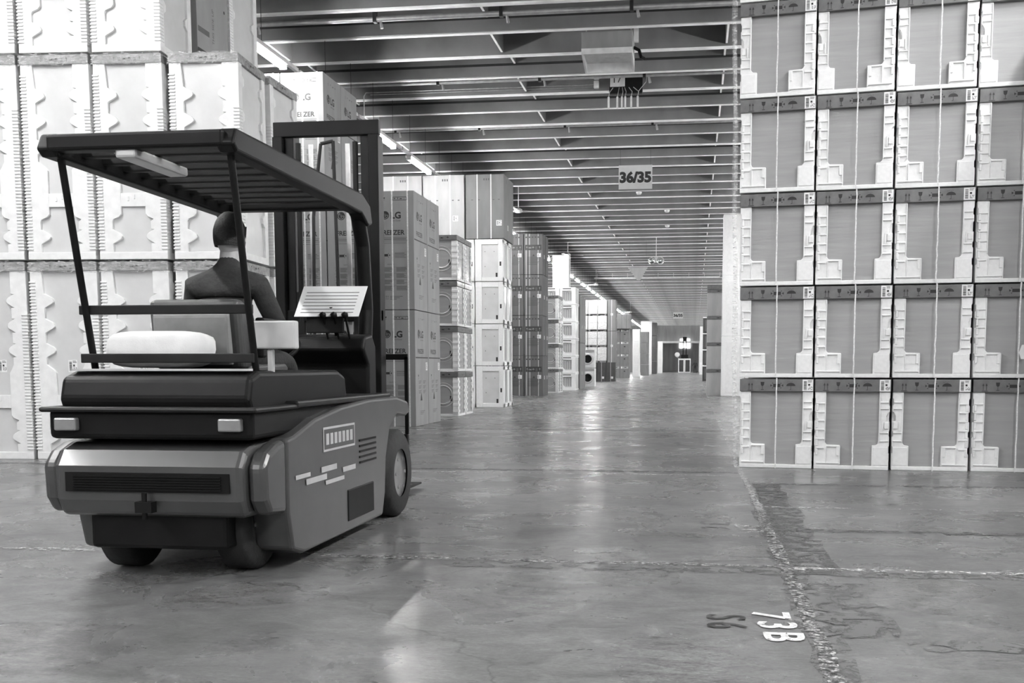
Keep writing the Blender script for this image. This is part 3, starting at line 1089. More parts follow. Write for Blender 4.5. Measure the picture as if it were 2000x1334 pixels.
# ------------------------------------------------------------------ washers seen from the front and side (left, beyond the freezers)
def make_washer_front():
    w, d, h = 0.66, 0.66, 0.885
    r = empty('packed_washer')
    hw = w / 2
    MB().box(-hw + 0.025, hw - 0.02, -d / 2 + 0.012, d / 2 - 0.02, 0.03, h - 0.03).build('appliance_body', PANEL, r, 0.01)
    dr = MB()
    dr.ring((0.02, -d / 2 + 0.012, 0.42), (0, 1, 0), 0.18, 0.012, 32, 6)
    dr.ring((0.02, -d / 2 + 0.012, 0.42), (0, 1, 0), 0.235, 0.006, 32, 6)
    dr.build('door_ring', METALL, r)
    MB().box(0.16, 0.20, -d / 2 + 0.004, -d / 2 + 0.014, 0.30, 0.40).build('energy_label', INK, r)
    f = MB()
    for sx_, sy_ in ((-1, -1), (1, -1), (-1, 1), (1, 1)):
        xa, xb = sorted((sx_ * hw, sx_ * (hw - 0.11)))
        ya, yb = sorted((sy_ * d / 2, sy_ * (d / 2 - 0.10)))
        f.box(xa, xb, ya, yb, 0.03, h * 0.86)
        for i in range(6):
            z = 0.08 + i * 0.115
            f.box(xa - (0.01 if sx_ < 0 else -0.0), xb + (0.012 if sx_ > 0 else 0), ya - (0.012 if sy_ < 0 else 0), yb + (0.02 if sy_ < 0 else 0.0) - (0.02 if sy_ > 0 else 0.0), z, z + 0.05)
    f.box(-hw, hw, -d / 2, d / 2, 0, 0.045)
    f.build('foam_frame', FOAM, r, 0.004)
    lid = MB().box(-hw - 0.004, hw + 0.004, -d / 2 - 0.014, d / 2 + 0.004, h * 0.875, h * 0.985).build('carton_lid', LID, r, 0.004)
    s = MB()
    for i, k in enumerate(('up', 'glass', 'clamp', 'umbrella')):
        put_icon(s, k, (-0.23 + 0.12 * i, -d / 2 - 0.0165, h * 0.89), FX, FZ, 0.055, 0, 0.8)
        put_icon(s, k, (hw + 0.007, -0.23 + 0.12 * i, h * 0.89), SY, FZ, 0.055, 0, 0.8)
    s.build('pictograms', INK, lid)
    # film bulging over the open side
    g = MB()
    rnd = random.Random(8)
    vs = []
    ny, nz = 10, 12
    for j in range(nz + 1):
        for i in range(ny + 1):
            y = -d / 2 + 0.08 + (d - 0.16) * i / ny
            vs.append((hw + 0.004 + rnd.uniform(0, 0.014), y, 0.05 + (h * 0.8) * j / nz))
    g.add(vs, [(j * (ny + 1) + i, j * (ny + 1) + i + 1, (j + 1) * (ny + 1) + i + 1, (j + 1) * (ny + 1) + i) for j in range(nz) for i in range(ny)], 0, True)
    g.build('film_wrap', FILM, r)
    return r


def grid(src, name_lab, cat, group, xr, yf, w, d, h, cols, layers, deep=2, gx=0.015, gy=0.02, z0=0.0, deepcols=1, jit=0.01, first=True, total=None, where=''):
    """copies of one box as a block: columns to the left from the aisle edge, layers up, a second row behind"""
    st = not first
    k = 0
    for c in range(cols):
        for lay in range(layers):
            for dp in range(deep if c < deepcols else 1):
                rr = random.Random(c * 100 + lay * 10 + dp + int(yf * 7))
                x = xr - w / 2 - c * (w + gx) + rr.uniform(-jit, jit) * 0.6
                y = yf + d / 2 + dp * (d + gy) + rr.uniform(-jit, jit)
                loc = (x, y, z0 + lay * h)
                if not st:
                    o = src
                    o.location = loc
                    st = True
                else:
                    o = copy_tree(src, loc)
                cw = ['aisle-side', 'second', 'third', 'fourth', 'fifth', 'sixth'][c] if cols > 1 else ''
                bits = []
                if layers > 1:
                    bits.append((ORD[lay] if lay < layers - 1 else 'top') + ' layer')
                if cols > 1:
                    bits.append(cw + ' column')
                if deep > 1 and c < deepcols:
                    bits.append('front row' if dp == 0 else 'back row')
                lab = name_lab + ', ' + ', '.join(bits) if bits else name_lab
                tag(o, lab + where, cat, group)
                k += 1


wf = make_washer_front()
grid(wf, 'foam-packed washer beside the freezer cartons', 'packed appliance', 'washers beyond the freezers', -4.62, 20.4, 0.66, 0.66, 0.89, 2, 4, 2, 0.02, 0.035)


# ------------------------------------------------------------------ white boxed dryers with a framed front
def make_framed(w=0.68, d=0.60, h=0.995):
    r = empty('boxed_appliance')
    hw = w / 2
    MB().box(-hw + 0.02, hw - 0.02, -d / 2 + 0.02, d / 2 - 0.01, 0.02, h - 0.03).build('appliance_body', FPANEL, r, 0.006)
    f = MB()
    y0, y1 = -d / 2, -d / 2 + 0.04
    f.box(-hw, -hw + 0.16, y0, y1, 0.0, h - 0.01).box(hw - 0.12, hw, y0, y1, 0.0, h - 0.01)
    f.box(-hw + 0.16, hw - 0.12, y0, y1, 0.0, 0.10).box(-hw + 0.16, hw - 0.12, y0, y1, h - 0.13, h - 0.01)
    for y in (-d / 2 + 0.04, d / 2 - 0.10):
        f.box(hw - 0.02, hw, y, y + 0.10, 0.0, h - 0.01)
        f.box(-hw, -hw + 0.02, y, y + 0.10, 0.0, h - 0.01)
    f.box(hw - 0.02, hw, -d / 2, d / 2, 0.0, 0.09).box(hw - 0.02, hw, -d / 2, d / 2, h - 0.10, h - 0.01)
    f.build('foam_frame', FOAM, r, 0.006)
    s = MB()
    s.flat(*rect2(0.255, 0.295, 0.36, 0.46), (0, y0 - 0.002, 0), FX, FZ)
    s.flat(*rect2(0.155, 0.20, 0.10, 0.20), (0, y0 + 0.018, 0), FX, FZ)
    for a, b in ((-0.1, 0.7), (0.12, 0.7), (-0.1, 0.35)):
        s.flat(*disc2(a, b, 0.01, 8), (0, y0 + 0.018, 0), FX, FZ)
    s.build('rating_label', INK, r)
    MB().box(hw - 0.022, hw - 0.012, -d / 2 + 0.16, d / 2 - 0.12, 0.12, h - 0.13).build('side_panel', PANEL, r)
    return r


fd = make_framed()
grid(fd, 'white framed appliance box under tall cartons', 'packed appliance', 'white framed boxes on the left', -4.52, 24.9, 0.68, 0.60, 1.0, 4, 4, 2)


def make_tall(name, w, d, h, m, seed=0, icon=True, sticker=(0.72, 0.28), strapn=2, smat=STRAP):
    t = (0.3, 0.66) if strapn == 2 else ((0.5,) if strapn == 1 else (0.24, 0.5, 0.76))
    r = carton(name, w, d, h, m, t, True, smat)
    p = MB()
    yf = -d / 2 - 0.0015
    if icon:
        for a, b in ((-0.34, 0.6), (-0.16, 0.6), (0.22, 0.6), (0.36, 0.6)):
            p.flat(*rect2(a * w - 0.015, a * w + 0.03, b * h, b * h + 0.02), (0, yf, 0), FX, FZ)
        p.flat(*rect2(-0.04, 0.14, h - 0.16, h - 0.08), (0, yf, 0), FX, FZ, 1)
        for i in range(3):
            p.flat(*rect2(-0.03 + 0.055 * i, 0.0 + 0.055 * i, h - 0.145, h - 0.095), (0, yf - 0.001, 0), FX, FZ, 0)
        p.flat(*rect2(-0.03, 0.03, h - 0.18, h - 0.1), (w / 2 + 0.0015, 0, 0), SY, FZ, 0)
    p.build('front_print', [INKG, m], r)
    q = MB()
    barcode_label(q, ((sticker[0] - 0.5) * w, yf - 0.003, sticker[1] * h), FX, FZ, 0.13, 0.13, seed)
    barcode_label(q, (w / 2 + 0.003, d * 0.2, sticker[1] * h * 0.8), SY, FZ, 0.1, 0.12, seed)
    q.build('shipping_label', [PAPER, INK], r)
    return r


tc_l = make_tall('tall_carton', 1.0, 0.72, 1.50, CARDL, 3)
grid(tc_l, 'tall strapped carton high above the white framed boxes', 'carton', 'tall cartons above the framed boxes', -4.52 - 0.94, 24.9, 1.0, 0.72, 1.6, 2, 1, 1, 0.02, 0.02, 4.0, 0)
tc_m = make_tall('tall_carton', 0.92, 0.66, 1.50, CARDM, 4, True, (0.8, 0.2))
grid(tc_m, 'grey strapped carton at the aisle corner above the framed boxes', 'carton', 'tall cartons above the framed boxes', -4.50, 24.9, 0.92, 0.66, 1.6, 1, 1, 2, 0.02, 0.02, 4.0)


# dark printed cartons
def make_dark(w=0.62, d=0.62, h=1.32):
    r = carton('printed_carton', w, d, h, CARDD, (0.12, 0.3, 0.76), True, CARDL)
    p = MB()
    yf = -d / 2 - 0.0035
    p.flat(*rect2(-0.27, 0.27, h * 0.60, h * 0.73), (0, yf, 0), FX, FZ, 0)
    for i in range(5):
        put_icon(p, ('glass', 'clamp', 'umbrella', 'up', 'glass')[i], (-0.25 + 0.105 * i, yf - 0.001, h * 0.62), FX, FZ, 0.09, 1, 0.8)
    for i in range(5):
        p.flat(*rect2(-0.25 + 0.1 * i, -0.2 + 0.1 * i, h * 0.90, h * 0.93), (0, yf, 0), FX, FZ, 0)
    for i in range(6):
        p.flat(*rect2(-0.2, 0.2 - 0.03 * (i % 3), 0, 0.012), (0, yf, h * (0.42 - 0.035 * i)), FX, FZ, 0)
    p.flat([(-0.03, 0), (0.05, 0), (0.01, 0.07)], [(0, 1, 2)], (0, yf, h * 0.45), FX, FZ, 0)
    p.build('front_print', [INK, CARDM], r)
    q = MB()
    barcode_label(q, (0.13, yf - 0.003, h * 0.43), FX, FZ, 0.12, 0.12, 2)
    barcode_label(q, (w / 2 + 0.003, 0.0, h * 0.41), SY, FZ, 0.12, 0.12, 2)
    q.build('shipping_label', [PAPER, INK], r)
    return r


dk = make_dark()
grid(dk, 'dark printed carton with three straps', 'carton', 'dark printed cartons', -4.95, 34.5, 0.62, 0.62, 1.324, 3, 4, 2, 0.02, 0.03)
grid(wf, 'foam-packed washer tucked behind the dark printed cartons', 'packed appliance', 'washers behind the dark cartons', -4.92, 38.3, 0.66, 0.66, 0.89, 1, 4, 2, 0.02, 0.035, first=False)


# small white boxes with a dark window
def make_window_box(w=0.64, d=0.62, h=0.692):
    r = empty('boxed_appliance')
    hw = w / 2
    f = MB()
    y0, y1 = -d / 2, -d / 2 + 0.06
    f.box(-hw, -hw + 0.10, y0, y1, 0, h - 0.01).box(hw - 0.16, hw, y0, y1, 0, h - 0.01).box(-hw + 0.1, hw - 0.16, y0, y1, 0, 0.12).box(-hw + 0.1, hw - 0.16, y0, y1, h - 0.15, h - 0.01)
    f.poly([(-hw + 0.1, 0.12), (-hw + 0.22, 0.12), (-hw + 0.1, 0.26)], y0, y1)
    f.box(-hw, hw, y1, d / 2, h - 0.05, h - 0.01).box(-hw, hw, y1, d / 2, 0, 0.06)
    f.build('foam_frame', FOAM, r, 0.006)
    MB().box(-hw + 0.015, hw - 0.015, y1, d / 2 - 0.02, 0.06, h - 0.05).build('appliance_body', FPANEL, r)
    g = MB()
    for i in range(4):
        g.box(-hw + 0.14 + 0.09 * i, -hw + 0.20 + 0.09 * i, y1 - 0.012, y1, 0.16, h - 0.2)
    g.box(-0.04, 0.0, y1 - 0.02, y1, h - 0.22, h - 0.18)
    g.build('grille', PANEL, r)
    s = MB().flat(*rect2(-0.2, 0.14, h - 0.09, h - 0.05), (0, y0 - 0.002, 0), FX, FZ)
    s.build('printed_strip', INKG, r)
    return r


wbx = make_window_box()
grid(wbx, 'small white box with a grilled window', 'packed appliance', 'white window boxes', -4.76, 42.5, 0.64, 0.62, 0.692, 2, 6, 2)


# foam fridges farther off: plain tall foam blocks
def make_plain_tall(name, w, d, h, m, ms, cat_part='foam_frame'):
    r = empty(name)
    MB().box(-w / 2, w / 2, -d / 2, d / 2, 0, h - 0.012).build('carton_body', m, r, 0.02)
    p = MB()
    p.box(-w / 2 + 0.12, w / 2 - 0.12, -d / 2 - 0.015, -d / 2 + 0.01, 0.12, h - 0.2)
    p.box(w / 2 - 0.01, w / 2 + 0.006, -d / 2 + 0.1, d / 2 - 0.1, 0.1, h - 0.15)
    p.build('panel', ms, r)
    MB().box(-w / 2 - 0.004, w / 2 + 0.004, -d / 2 - 0.006, d / 2 + 0.004, h - 0.09, h - 0.02).build('carton_lid', m, r)
    return r


pt = make_plain_tall('packed_fridge', 0.72, 0.70, 1.95, FOAM, FPANEL)
grid(pt, 'tall white packed fridge showing over the white window boxes', 'packed appliance', 'tall white fridges behind', -5.50, 46.4, 0.72, 0.70, 1.944, 1, 3, 1)
tg = make_tall('tall_carton', 0.30, 1.1, 1.95, CARDM, 9, False, (0.3, 0.4), 1)
grid(tg, 'grey carton seen side on behind the white window boxes', 'carton', 'grey cartons behind the window boxes', -4.73, 43.95, 0.30, 1.1, 1.95, 1, 2, 2)


# two front-loading washing machines, unpacked side showing
def make_loader():
    w, d, h = 0.66, 0.60, 0.88
    r = empty('washing_machine')
    MB().box(-w / 2, w / 2, -d / 2, d / 2, 0, h - 0.01).build('cabinet', FOAM2, r, 0.02)
    MB().box(-w / 2 + 0.03, w / 2 - 0.03, -d / 2 - 0.012, -d / 2, h - 0.14, h - 0.03).build('control_panel', PANEL, r)
    dr = empty
    dd = MB().lathe((0, -d / 2, 0.42), (0, -1, 0), [(0, 0.27), (0.03, 0.265), (0.045, 0.22), (0.03, 0.19)], 28, 0).build('door', METALL, r)
    MB().lathe((0, -d / 2, 0.42), (0, -1, 0), [(0.03, 0.19), (0.01, 0.10), (0.0, 0.0)], 28).build('door_glass', TBLACK, dd)
    return r


ld = make_loader()
grid(ld, 'white front-loading washing machine standing at the aisle edge', 'washing machine', 'front-loading washing machines', -4.66, 49.8, 0.66, 0.60, 0.89, 1, 2, 1)


# film-wrapped pallet loads over black cartons
def make_wrapped(w=1.2, d=1.2, h=0.98):
    r = empty('wrapped_pallet_load')
    m = MB()
    for i in range(2):
        for j in range(2):
            m.box(-w / 2 + 0.02 + i * w / 2, -0.02 + i * w / 2, -d / 2 + 0.02, d / 2 - 0.02, 0.12 + j * 0.42, 0.53 + j * 0.42)
    m.build('load', FPANEL, r)
    b = MB()
    for x in (-w / 2 + 0.05, -0.05, w / 2 - 0.15):
        b.box(x, x + 0.1, -d / 2, d / 2, 0.0, 0.08)
    b.box(-w / 2, w / 2, -d / 2, d / 2, 0.08, 0.11)
    b.build('pallet', CARDM, r)
    g = MB()
    rnd = random.Random(4)
    nx, nz = 14, 8
    vs = []
    for j in range(nz + 1):
        for i in range(nx + 1):
            vs.append((-w / 2 + w * i / nx, -d / 2 + 0.012 - rnd.uniform(0, 0.02), 0.1 + (h - 0.12) * j / nz))
    g.add(vs, [(j * (nx + 1) + i, j * (nx + 1) + i + 1, (j + 1) * (nx + 1) + i + 1, (j + 1) * (nx + 1) + i) for j in range(nz) for i in range(nx)], 0, True)
    g.build('film_wrap', FILM, r)
    return r


wpl = make_wrapped()
grid(wpl, 'film-wrapped white pallet load over black cartons', 'pallet load', 'film-wrapped pallet loads', -5.45, 66.4, 1.2, 1.2, 0.98, 2, 4, 1, z0=1.20, deepcols=0)
sd = make_tall('tall_carton', 0.5, 1.3, 1.95, CARDM, 6, False, (0.4, 0.5), 1)
grid(sd, 'slim grey carton at the aisle side of the wrapped loads', 'carton', 'slim grey cartons', -4.90, 66.4, 0.5, 1.3, 1.96, 1, 2, 1, z0=1.20)
bk = make_tall('black_carton', 0.56, 0.9, 1.2, BLACKC, 7, False, (0.55, 0.15), 1, CARDL)
grid(bk, 'black strapped carton on the floor under the wrapped loads', 'carton', 'black strapped cartons', -4.90, 66.1, 0.56, 0.9, 1.2, 4, 1, 1)


# small two-tone cartons far down the left
def make_small(w=0.70, d=0.75, h=0.98):
    r = empty('printed_carton')
    MB().box(-w / 2, w / 2, -d / 2, d / 2, 0, h - 0.012).build('carton_body', CARDM, r, 0.008)
    p = MB()
    yf = -d / 2 - 0.004
    p.flat(*rect2(-w * 0.42, w * 0.42, h * 0.78, h * 0.93), (0, yf, 0), FX, FZ, 0)
    p.flat(*rect2(-w * 0.40, -w * 0.28, h * 0.78, h * 0.94), (0, yf - 0.004, 0), FX, FZ, 2)
    put_icon(p, 'clamp', (0.0, yf - 0.004, h * 0.8), FX, FZ, 0.13, 1)
    p.flat(*rect2(-0.06, 0.06, h * 0.52, h * 0.6), (0, yf, 0), FX, FZ, 1)
    p.build('front_print', [CARDL, INK, PAPER], r)
    return r


sm = make_small()
grid(sm, 'small banded carton in the far left block', 'carton', 'banded cartons far down the left', -5.16, 84.5, 0.70, 0.75, 0.98, 3, 4, 2)
tw = make_tall('wide_carton', 1.45, 1.0, 1.15, CARDM, 8, True, (0.1, 0.3), 3, CARDD)
grid(tw, 'wide grey carton on top of the far left block', 'carton', 'wide cartons far down the left', -5.0, 84.0, 1.45, 1.0, 1.15, 2, 1, 1, z0=3.91, deepcols=0)

# the last stacks before the far door
far = [
    ('packed_fridge', pt, 'white packed fridge in the slim pile past the banded cartons', -4.72, 92.5, 0.72, 0.7, 1.04, 4, FOAM, 0.52),
]
slim = make_plain_tall('packed_fridge', 0.62, 0.8, 1.05, FOAM, FOAM2)
grid(slim, 'slim white packed unit past the banded cartons', 'packed appliance', 'slim white packs', -4.72, 92.5, 0.62, 0.8, 1.04, 1, 4, 1)
gy1 = make_plain_tall('stacked_carton', 0.8, 1.0, 1.1, CARDM, CARDM)
grid(gy1, 'grey carton behind the slim white packs', 'carton', 'grey cartons far off', -4.55, 107, 0.8, 1.0, 1.10, 1, 4, 1)
wh1 = make_plain_tall('packed_fridge', 1.2, 1.0, 2.0, FOAM, FOAM2)
grid(wh1, 'bright white packed fridge far down the left side', 'packed appliance', 'bright white packs far off', -4.75, 119, 1.2, 1.0, 1.99, 1, 3, 1)
dk2 = make_plain_tall('stacked_carton', 1.0, 1.2, 1.5, CARDD, CARDD)
grid(dk2, 'dark carton far down the left, before the last white pillar', 'carton', 'dark cartons far off', -4.4, 126, 1.0, 1.2, 1.52, 1, 4, 1)
grid(slim, 'slim white packed unit beside the far doorway', 'packed appliance', 'slim white packs by the doorway', -4.1, 139, 0.62, 0.8, 1.04, 1, 4, 1, first=False)

# right-hand side beyond the washers
vf = make_plain_tall('packed_fridge', 0.74, 0.74, 1.955, FOAM, FOAM2)
s = MB()
z = 0.05
while z < 1.85:
    s.box(-0.375, -0.33, -0.385, -0.33, z, z + 0.03)
    z += 0.06
s.build('combed_edge', FOAM, vf)
k = 0
for c in range(2):
    for lay in range(3):
        loc = (0.89 + 0.37 + 0.76 * c, 34.7 + 0.37, 1.943 * lay)
        if k == 0:
            o = vf
            o.location = loc
        else:
            o = copy_tree(vf, loc)
        k += 1
        tag(o, 'tall white packed fridge beyond the right stack, %s layer, %s column' % (['bottom', 'middle', 'top'][lay], ['aisle-side', 'second'][c]), 'packed appliance', 'white fridges beyond the right stack')


def make_band_box(w=0.66, d=0.66, h=0.89):
    r = empty('packed_washer')
    MB().box(-w / 2, w / 2, -d / 2, d / 2, 0, h * 0.86).build('appliance_body', CARDL, r, 0.008)
    l = MB().box(-w / 2 - 0.004, w / 2 + 0.004, -d / 2 - 0.01, d / 2, h * 0.86, h * 0.985).build('carton_lid', LID, r)
    s = MB()
    put_icon(s, 'clamp', (0.0, -d / 2 - 0.014, h * 0.88), FX, FZ, 0.07)
    put_icon(s, 'umbrella', (0.2, -d / 2 - 0.014, h * 0.88), FX, FZ, 0.07)
    s.build('pictograms', INK, l)
    return r


bb = make_band_box()
for lay in range(5):
    loc = (0.42 + 0.33, 35.8 + 0.33, 0.882 * lay)
    if lay == 0:
        o = bb
        o.location = loc
    elif lay < 4:
        o = copy_tree(bb, loc)
    else:
        break
    tag(o, 'pale washer pack with dark lid beside the white fridges, %s layer' % (ORD[lay] if lay < 3 else 'top'), 'packed appliance', 'pale washer packs on the right')
lidb = MB().box(-0.34, 0.34, -0.34, 0.34, 0, 0.13).build('carton_lid_tray', LID, None, loc=(0.75, 36.13, 3.53))
tag(lidb, 'loose dark carton lid lying on the pale washer packs on the right', 'carton lid')
dkr = make_plain_tall('dark_carton', 0.62, 0.8, 1.02, BLACKC, CARDD)
MB().box(-0.01, 0.01, -0.42, -0.4, 0.0, 1.0).box(-0.32, 0.32, -0.42, -0.40, 0.94, 1.0).build('strap', STRAP, dkr)
for lay in range(4):
    loc = (0.55 + 0.31, 69.0, 1.03 * lay)
    if lay == 0:
        o = dkr
        o.location = loc
    else:
        o = copy_tree(dkr, loc)
    tag(o, 'dark strapped carton far down the right side, %s layer' % (ORD[lay] if lay < 3 else 'top'), 'carton', 'dark cartons on the right')
wsl = make_plain_tall('packed_fridge', 0.5, 0.8, 1.35, FOAM, FOAM2)
for lay in range(4):
    loc = (0.62 + 0.25, 120.0, 1.342 * lay)
    if lay == 0:
        o = wsl
        o.location = loc
    else:
        o = copy_tree(wsl, loc)
    tag(o, 'slim white pack in the farthest pile on the right, %s layer' % (ORD[lay] if lay < 3 else 'top'), 'packed appliance', 'slim white packs on the right')


# ------------------------------------------------------------------ the forklift (nose towards +Y)
def make_forklift():
    r = empty('forklift', (-2.48, 4.50, 0))
    # counterweight
    m = MB()
    prof = [(0.04, 0.30), (0.0, 0.38), (-0.01, 0.54), (0.04, 0.61), (0.14, 0.64), (0.52, 0.66), (0.52, 0.34), (0.40, 0.32), (0.34, 0.29)]
    m.poly(prof, -0.46, 0.46, 'YZ')
    for s_ in (-1, 1):
        a, b = sorted((s_ * 0.46, s_ * 0.55))
        m.poly([(0.10, 0.31), (0.05, 0.38), (0.04, 0.54), (0.10, 0.60), (0.20, 0.635), (0.30, 0.65), (0.30, 0.29)], a, b, 'YZ')
    cw = m.build('counterweight', BODY, r, 0.03, 3)
    g = MB()
    for i in range(6):
        g.box(-0.36, 0.36, -0.018, 0.0, 0.43 + 0.012 * i, 0.436 + 0.012 * i)
    g.box(-0.40, 0.40, -0.012, 0.02, 0.42, 0.51)
    g.build('vent', TBLACK, cw)
    t = MB().box(-0.04, 0.04, -0.05, 0.0, 0.33, 0.38).tube((0, -0.035, 0.30), (0, -0.035, 0.42), 0.012)
    t.build('tow_pin', TBLACK, cw)
    for s_ in (-1, 1):
        l = MB().box(s_ * 0.40 - 0.055, s_ * 0.40 + 0.055, 0.0, 0.06, 0.70, 0.76)
        l.build('tail_lamp', METAL, cw, 0.008)
    # chassis with the battery side
    m = MB()
    side = [(0.306, 0.29), (0.36, 0.10), (0.50, 0.06), (1.86, 0.06), (1.92, 0.20), (1.95, 0.42), (2.04, 0.60), (2.22, 0.68), (2.44, 0.66), (2.52, 0.68), (2.48, 0.76), (2.20, 0.80), (1.60, 0.80), (1.10, 0.775), (0.70, 0.73), (0.40, 0.66), (0.306, 0.65)]
    for s_ in (-1, 1):
        a, b = sorted((s_ * 0.36, s_ * 0.55))
        m.poly(side, a, b, 'YZ')
    m.box(-0.40, 0.40, 0.60, 1.95, 0.10, 0.74)
    ch = m.build('chassis', BODY, r, 0.02, 3)
    # step cut, vents, stickers on the near side
    s = MB()
    s.box(0.54, 0.556, 1.18, 1.66, 0.12, 0.30)
    s.build('step', TBLACK, ch, 0.006)
    s = MB()
    for i in range(5):
        s.box(0.548, 0.556, 1.40 + 0.0 * i, 1.72, 0.43 + 0.032 * i, 0.442 + 0.032 * i)
    s.build('side_vent', TBLACK, ch)
    s = MB()
    s.flat(*rect2(0.0, 0.52, 0.0, 0.13), (0.5525, 0.80, 0.545), SY, FZ, 0)
    s.flat(*rect2(0.012, 0.508, 0.012, 0.118), (0.5535, 0.80, 0.545), SY, FZ, 1)
    for i in range(7):
        s.flat(*rect2(0.04 + 0.065 * i, 0.085 + 0.065 * i, 0.035, 0.095), (0.5545, 0.80, 0.545), SY, FZ, 0)
    s.build('side_plate', [METALL, BODY], ch)
    s = MB()
    for (y, z, w_, h_) in ((0.20, 0.50, 0.20, 0.022), (0.34, 0.46, 0.30, 0.03), (0.56, 0.50, 0.24, 0.03), (0.62, 0.43, 0.30, 0.022), (0.90, 0.47, 0.22, 0.028)):
        s.flat(*rect2(0, w_, 0, h_), (0.5545, y + 0.2, z - 0.06), SY, FZ, 0)
    s.build('stripe_decal', METALL, ch)
    # black deck and hood over the battery
    m = MB()
    m.poly([(0.10, 0.78), (0.07, 0.84), (0.10, 0.945), (0.20, 0.975), (1.30, 0.975), (1.42, 0.94), (1.46, 0.775)], -0.47, 0.47, 'YZ')
    m.box(-0.50, 0.50, 0.03, 1.40, 0.66, 0.80)
    hd = m.build('hood', TBLACK, r, 0.025, 3)
    s = MB().box(-0.53, 0.53, 0.0, 0.55, 0.785, 0.81).box(-0.535, 0.535, 0.50, 2.12, 0.79, 0.825)
    s.build('deck_rim', TDARK, r, 0.012)
    MB().box(-0.44, 0.44, 0.14, 0.19, 0.975, 0.985).build('trim_strip', METALL, hd)
    # floor plate, cowl and dashboard
    m = MB()
    m.box(-0.48, 0.48, 1.46, 1.95, 0.56, 0.60)
    m.build('floor_plate', TDARK, r)
    m = MB()
    m.poly([(1.90, 0.60), (2.06, 0.60), (2.06, 1.12), (1.98, 1.20), (1.84, 1.18), (1.80, 1.10), (1.90, 1.00)], -0.46, 0.46, 'YZ')
    ds = m.build('dashboard', TBLACK, r, 0.02, 3)
    m = MB()
    m.box(0.10, 0.34, 1.78, 1.80, 1.20, 1.32)
    m.build('display', TDARK, ds, 0.006)
    m = MB()
    m.tube((0.0, 1.92, 0.85), (-0.0, 1.51, 1.09), 0.035)
    sc_ = m.build('steering_column', TBLACK, r)
    m = MB()
    ax = Vector((0, -0.55, 0.83)).normalized()
    c = Vector((0, 1.50, 1.10))
    m.ring(c, ax, 0.15, 0.014, 36, 8)
    m.tube(c - ax * 0.03, c + ax * 0.012, 0.035)
    u = ax.orthogonal().normalized()
    w_ = ax.cross(u)
    for a in (0.5, 2.6, 4.7):
        e = u * math.cos(a) + w_ * math.sin(a)
        m.tube(c, c + e * 0.15, 0.012)
    m.build('steering_wheel', TBLACK, r)
    for i, x in enumerate((0.22, 0.29, 0.36)):
        MB().tube((x, 1.84, 1.16), (x, 1.76, 1.30), 0.007).lathe((x, 1.76, 1.29), (0, -0.5, 0.9), [(0, 0.008), (0.01, 0.02), (0.03, 0.02), (0.04, 0.006)], 12).build('lever', TBLACK, r)
    # seat
    st = MB()
    st.poly([(0.60, 0.965), (1.12, 0.965), (1.14, 0.985), (1.10, 1.01), (0.62, 1.00)], -0.24, 0.24, 'YZ')
    se = st.build('seat', SEATM, r, 0.03, 3)
    bk_ = MB()
    bk_.poly([(0.62, 0.98), (0.70, 1.00), (0.62, 1.27), (0.58, 1.33), (0.50, 1.33), (0.50, 1.28), (0.54, 0.98)], -0.24, 0.24, 'YZ')
    bk_.build('backrest', SEATM, r, 0.03, 3)
    bs = MB()
    bs.poly([(0.50, 1.00), (0.475, 1.04), (0.455, 1.25), (0.49, 1.28), (0.53, 1.00)], -0.20, 0.20, 'YZ')
    bs.build('backrest_shell', SEATG, r, 0.015)
    for s_ in (-1, 1):
        a, b = sorted((s_ * 0.25, s_ * 0.30))
        MB().box(a, b, 0.66, 1.00, 1.20, 1.245).box(a, b, 0.64, 0.70, 1.04, 1.20).build('armrest', TBLACK, r, 0.012)
    # grey control box behind the seat on the near side and paper sheet on the dash
    MB().box(0.36, 0.58, 0.36, 0.42, 1.08, 1.215).box(0.43, 0.46, 0.38, 0.41, 0.80, 1.08).build('control_box', METALL, r, 0.008)
    sh = MB()
    a_ = Vector((0.04, 1.74, 1.30))
    ux = Vector((0.40, 0.03, 0.0))
    uz = Vector((0.03, 0.10, 0.19))
    nn = ux.cross(uz).normalized() * 0.004
    sh.add([a_, a_ + ux, a_ + ux + uz, a_ + uz, a_ - nn, a_ + ux - nn, a_ + ux + uz - nn, a_ + uz - nn], [(0, 1, 2, 3), (7, 6, 5, 4), (0, 4, 5, 1), (1, 5, 6, 2), (2, 6, 7, 3), (3, 7, 4, 0)])
    for i in range(7):
        o_ = a_ + nn * 0.3
        f0, f1 = 0.12 + 0.11 * i, 0.14 + 0.11 * i
        sh.add([o_ + ux * 0.08 + uz * f0, o_ + ux * 0.9 + uz * f0, o_ + ux * 0.9 + uz * f1, o_ + ux * 0.08 + uz * f1], [(0, 1, 2, 3)], 1)
    sh.build('paper_sheet', [PAPER, INKG], r)
    MB().tube((0.26, 1.90, 1.16), (0.26, 1.79, 1.36), 0.012).build('sheet_clip', TBLACK, r)
    # overhead guard
    for s_ in (-1, 1):
        m = MB()
        pts = [(1.98, 1.10), (2.02, 1.35), (1.97, 1.75), (1.84, 2.0)]
        for (ya, za), (yb, zb) in zip(pts, pts[1:]):
            m.tube((s_ * 0.41, ya, za), (s_ * 0.41, yb, zb), 0.045, None, 10)
        m.build('front_pillar', TBLACK, r)
    for s_ in (-1, 1):
        m = MB()
        m.path([(s_ * 0.41, 0.30, 0.95), (s_ * 0.41, 0.20, 1.4), (s_ * 0.41, 0.08, 1.95)], 0.017, 10)
        m.build('rear_pillar', TBLACK, r)
    rf = MB()
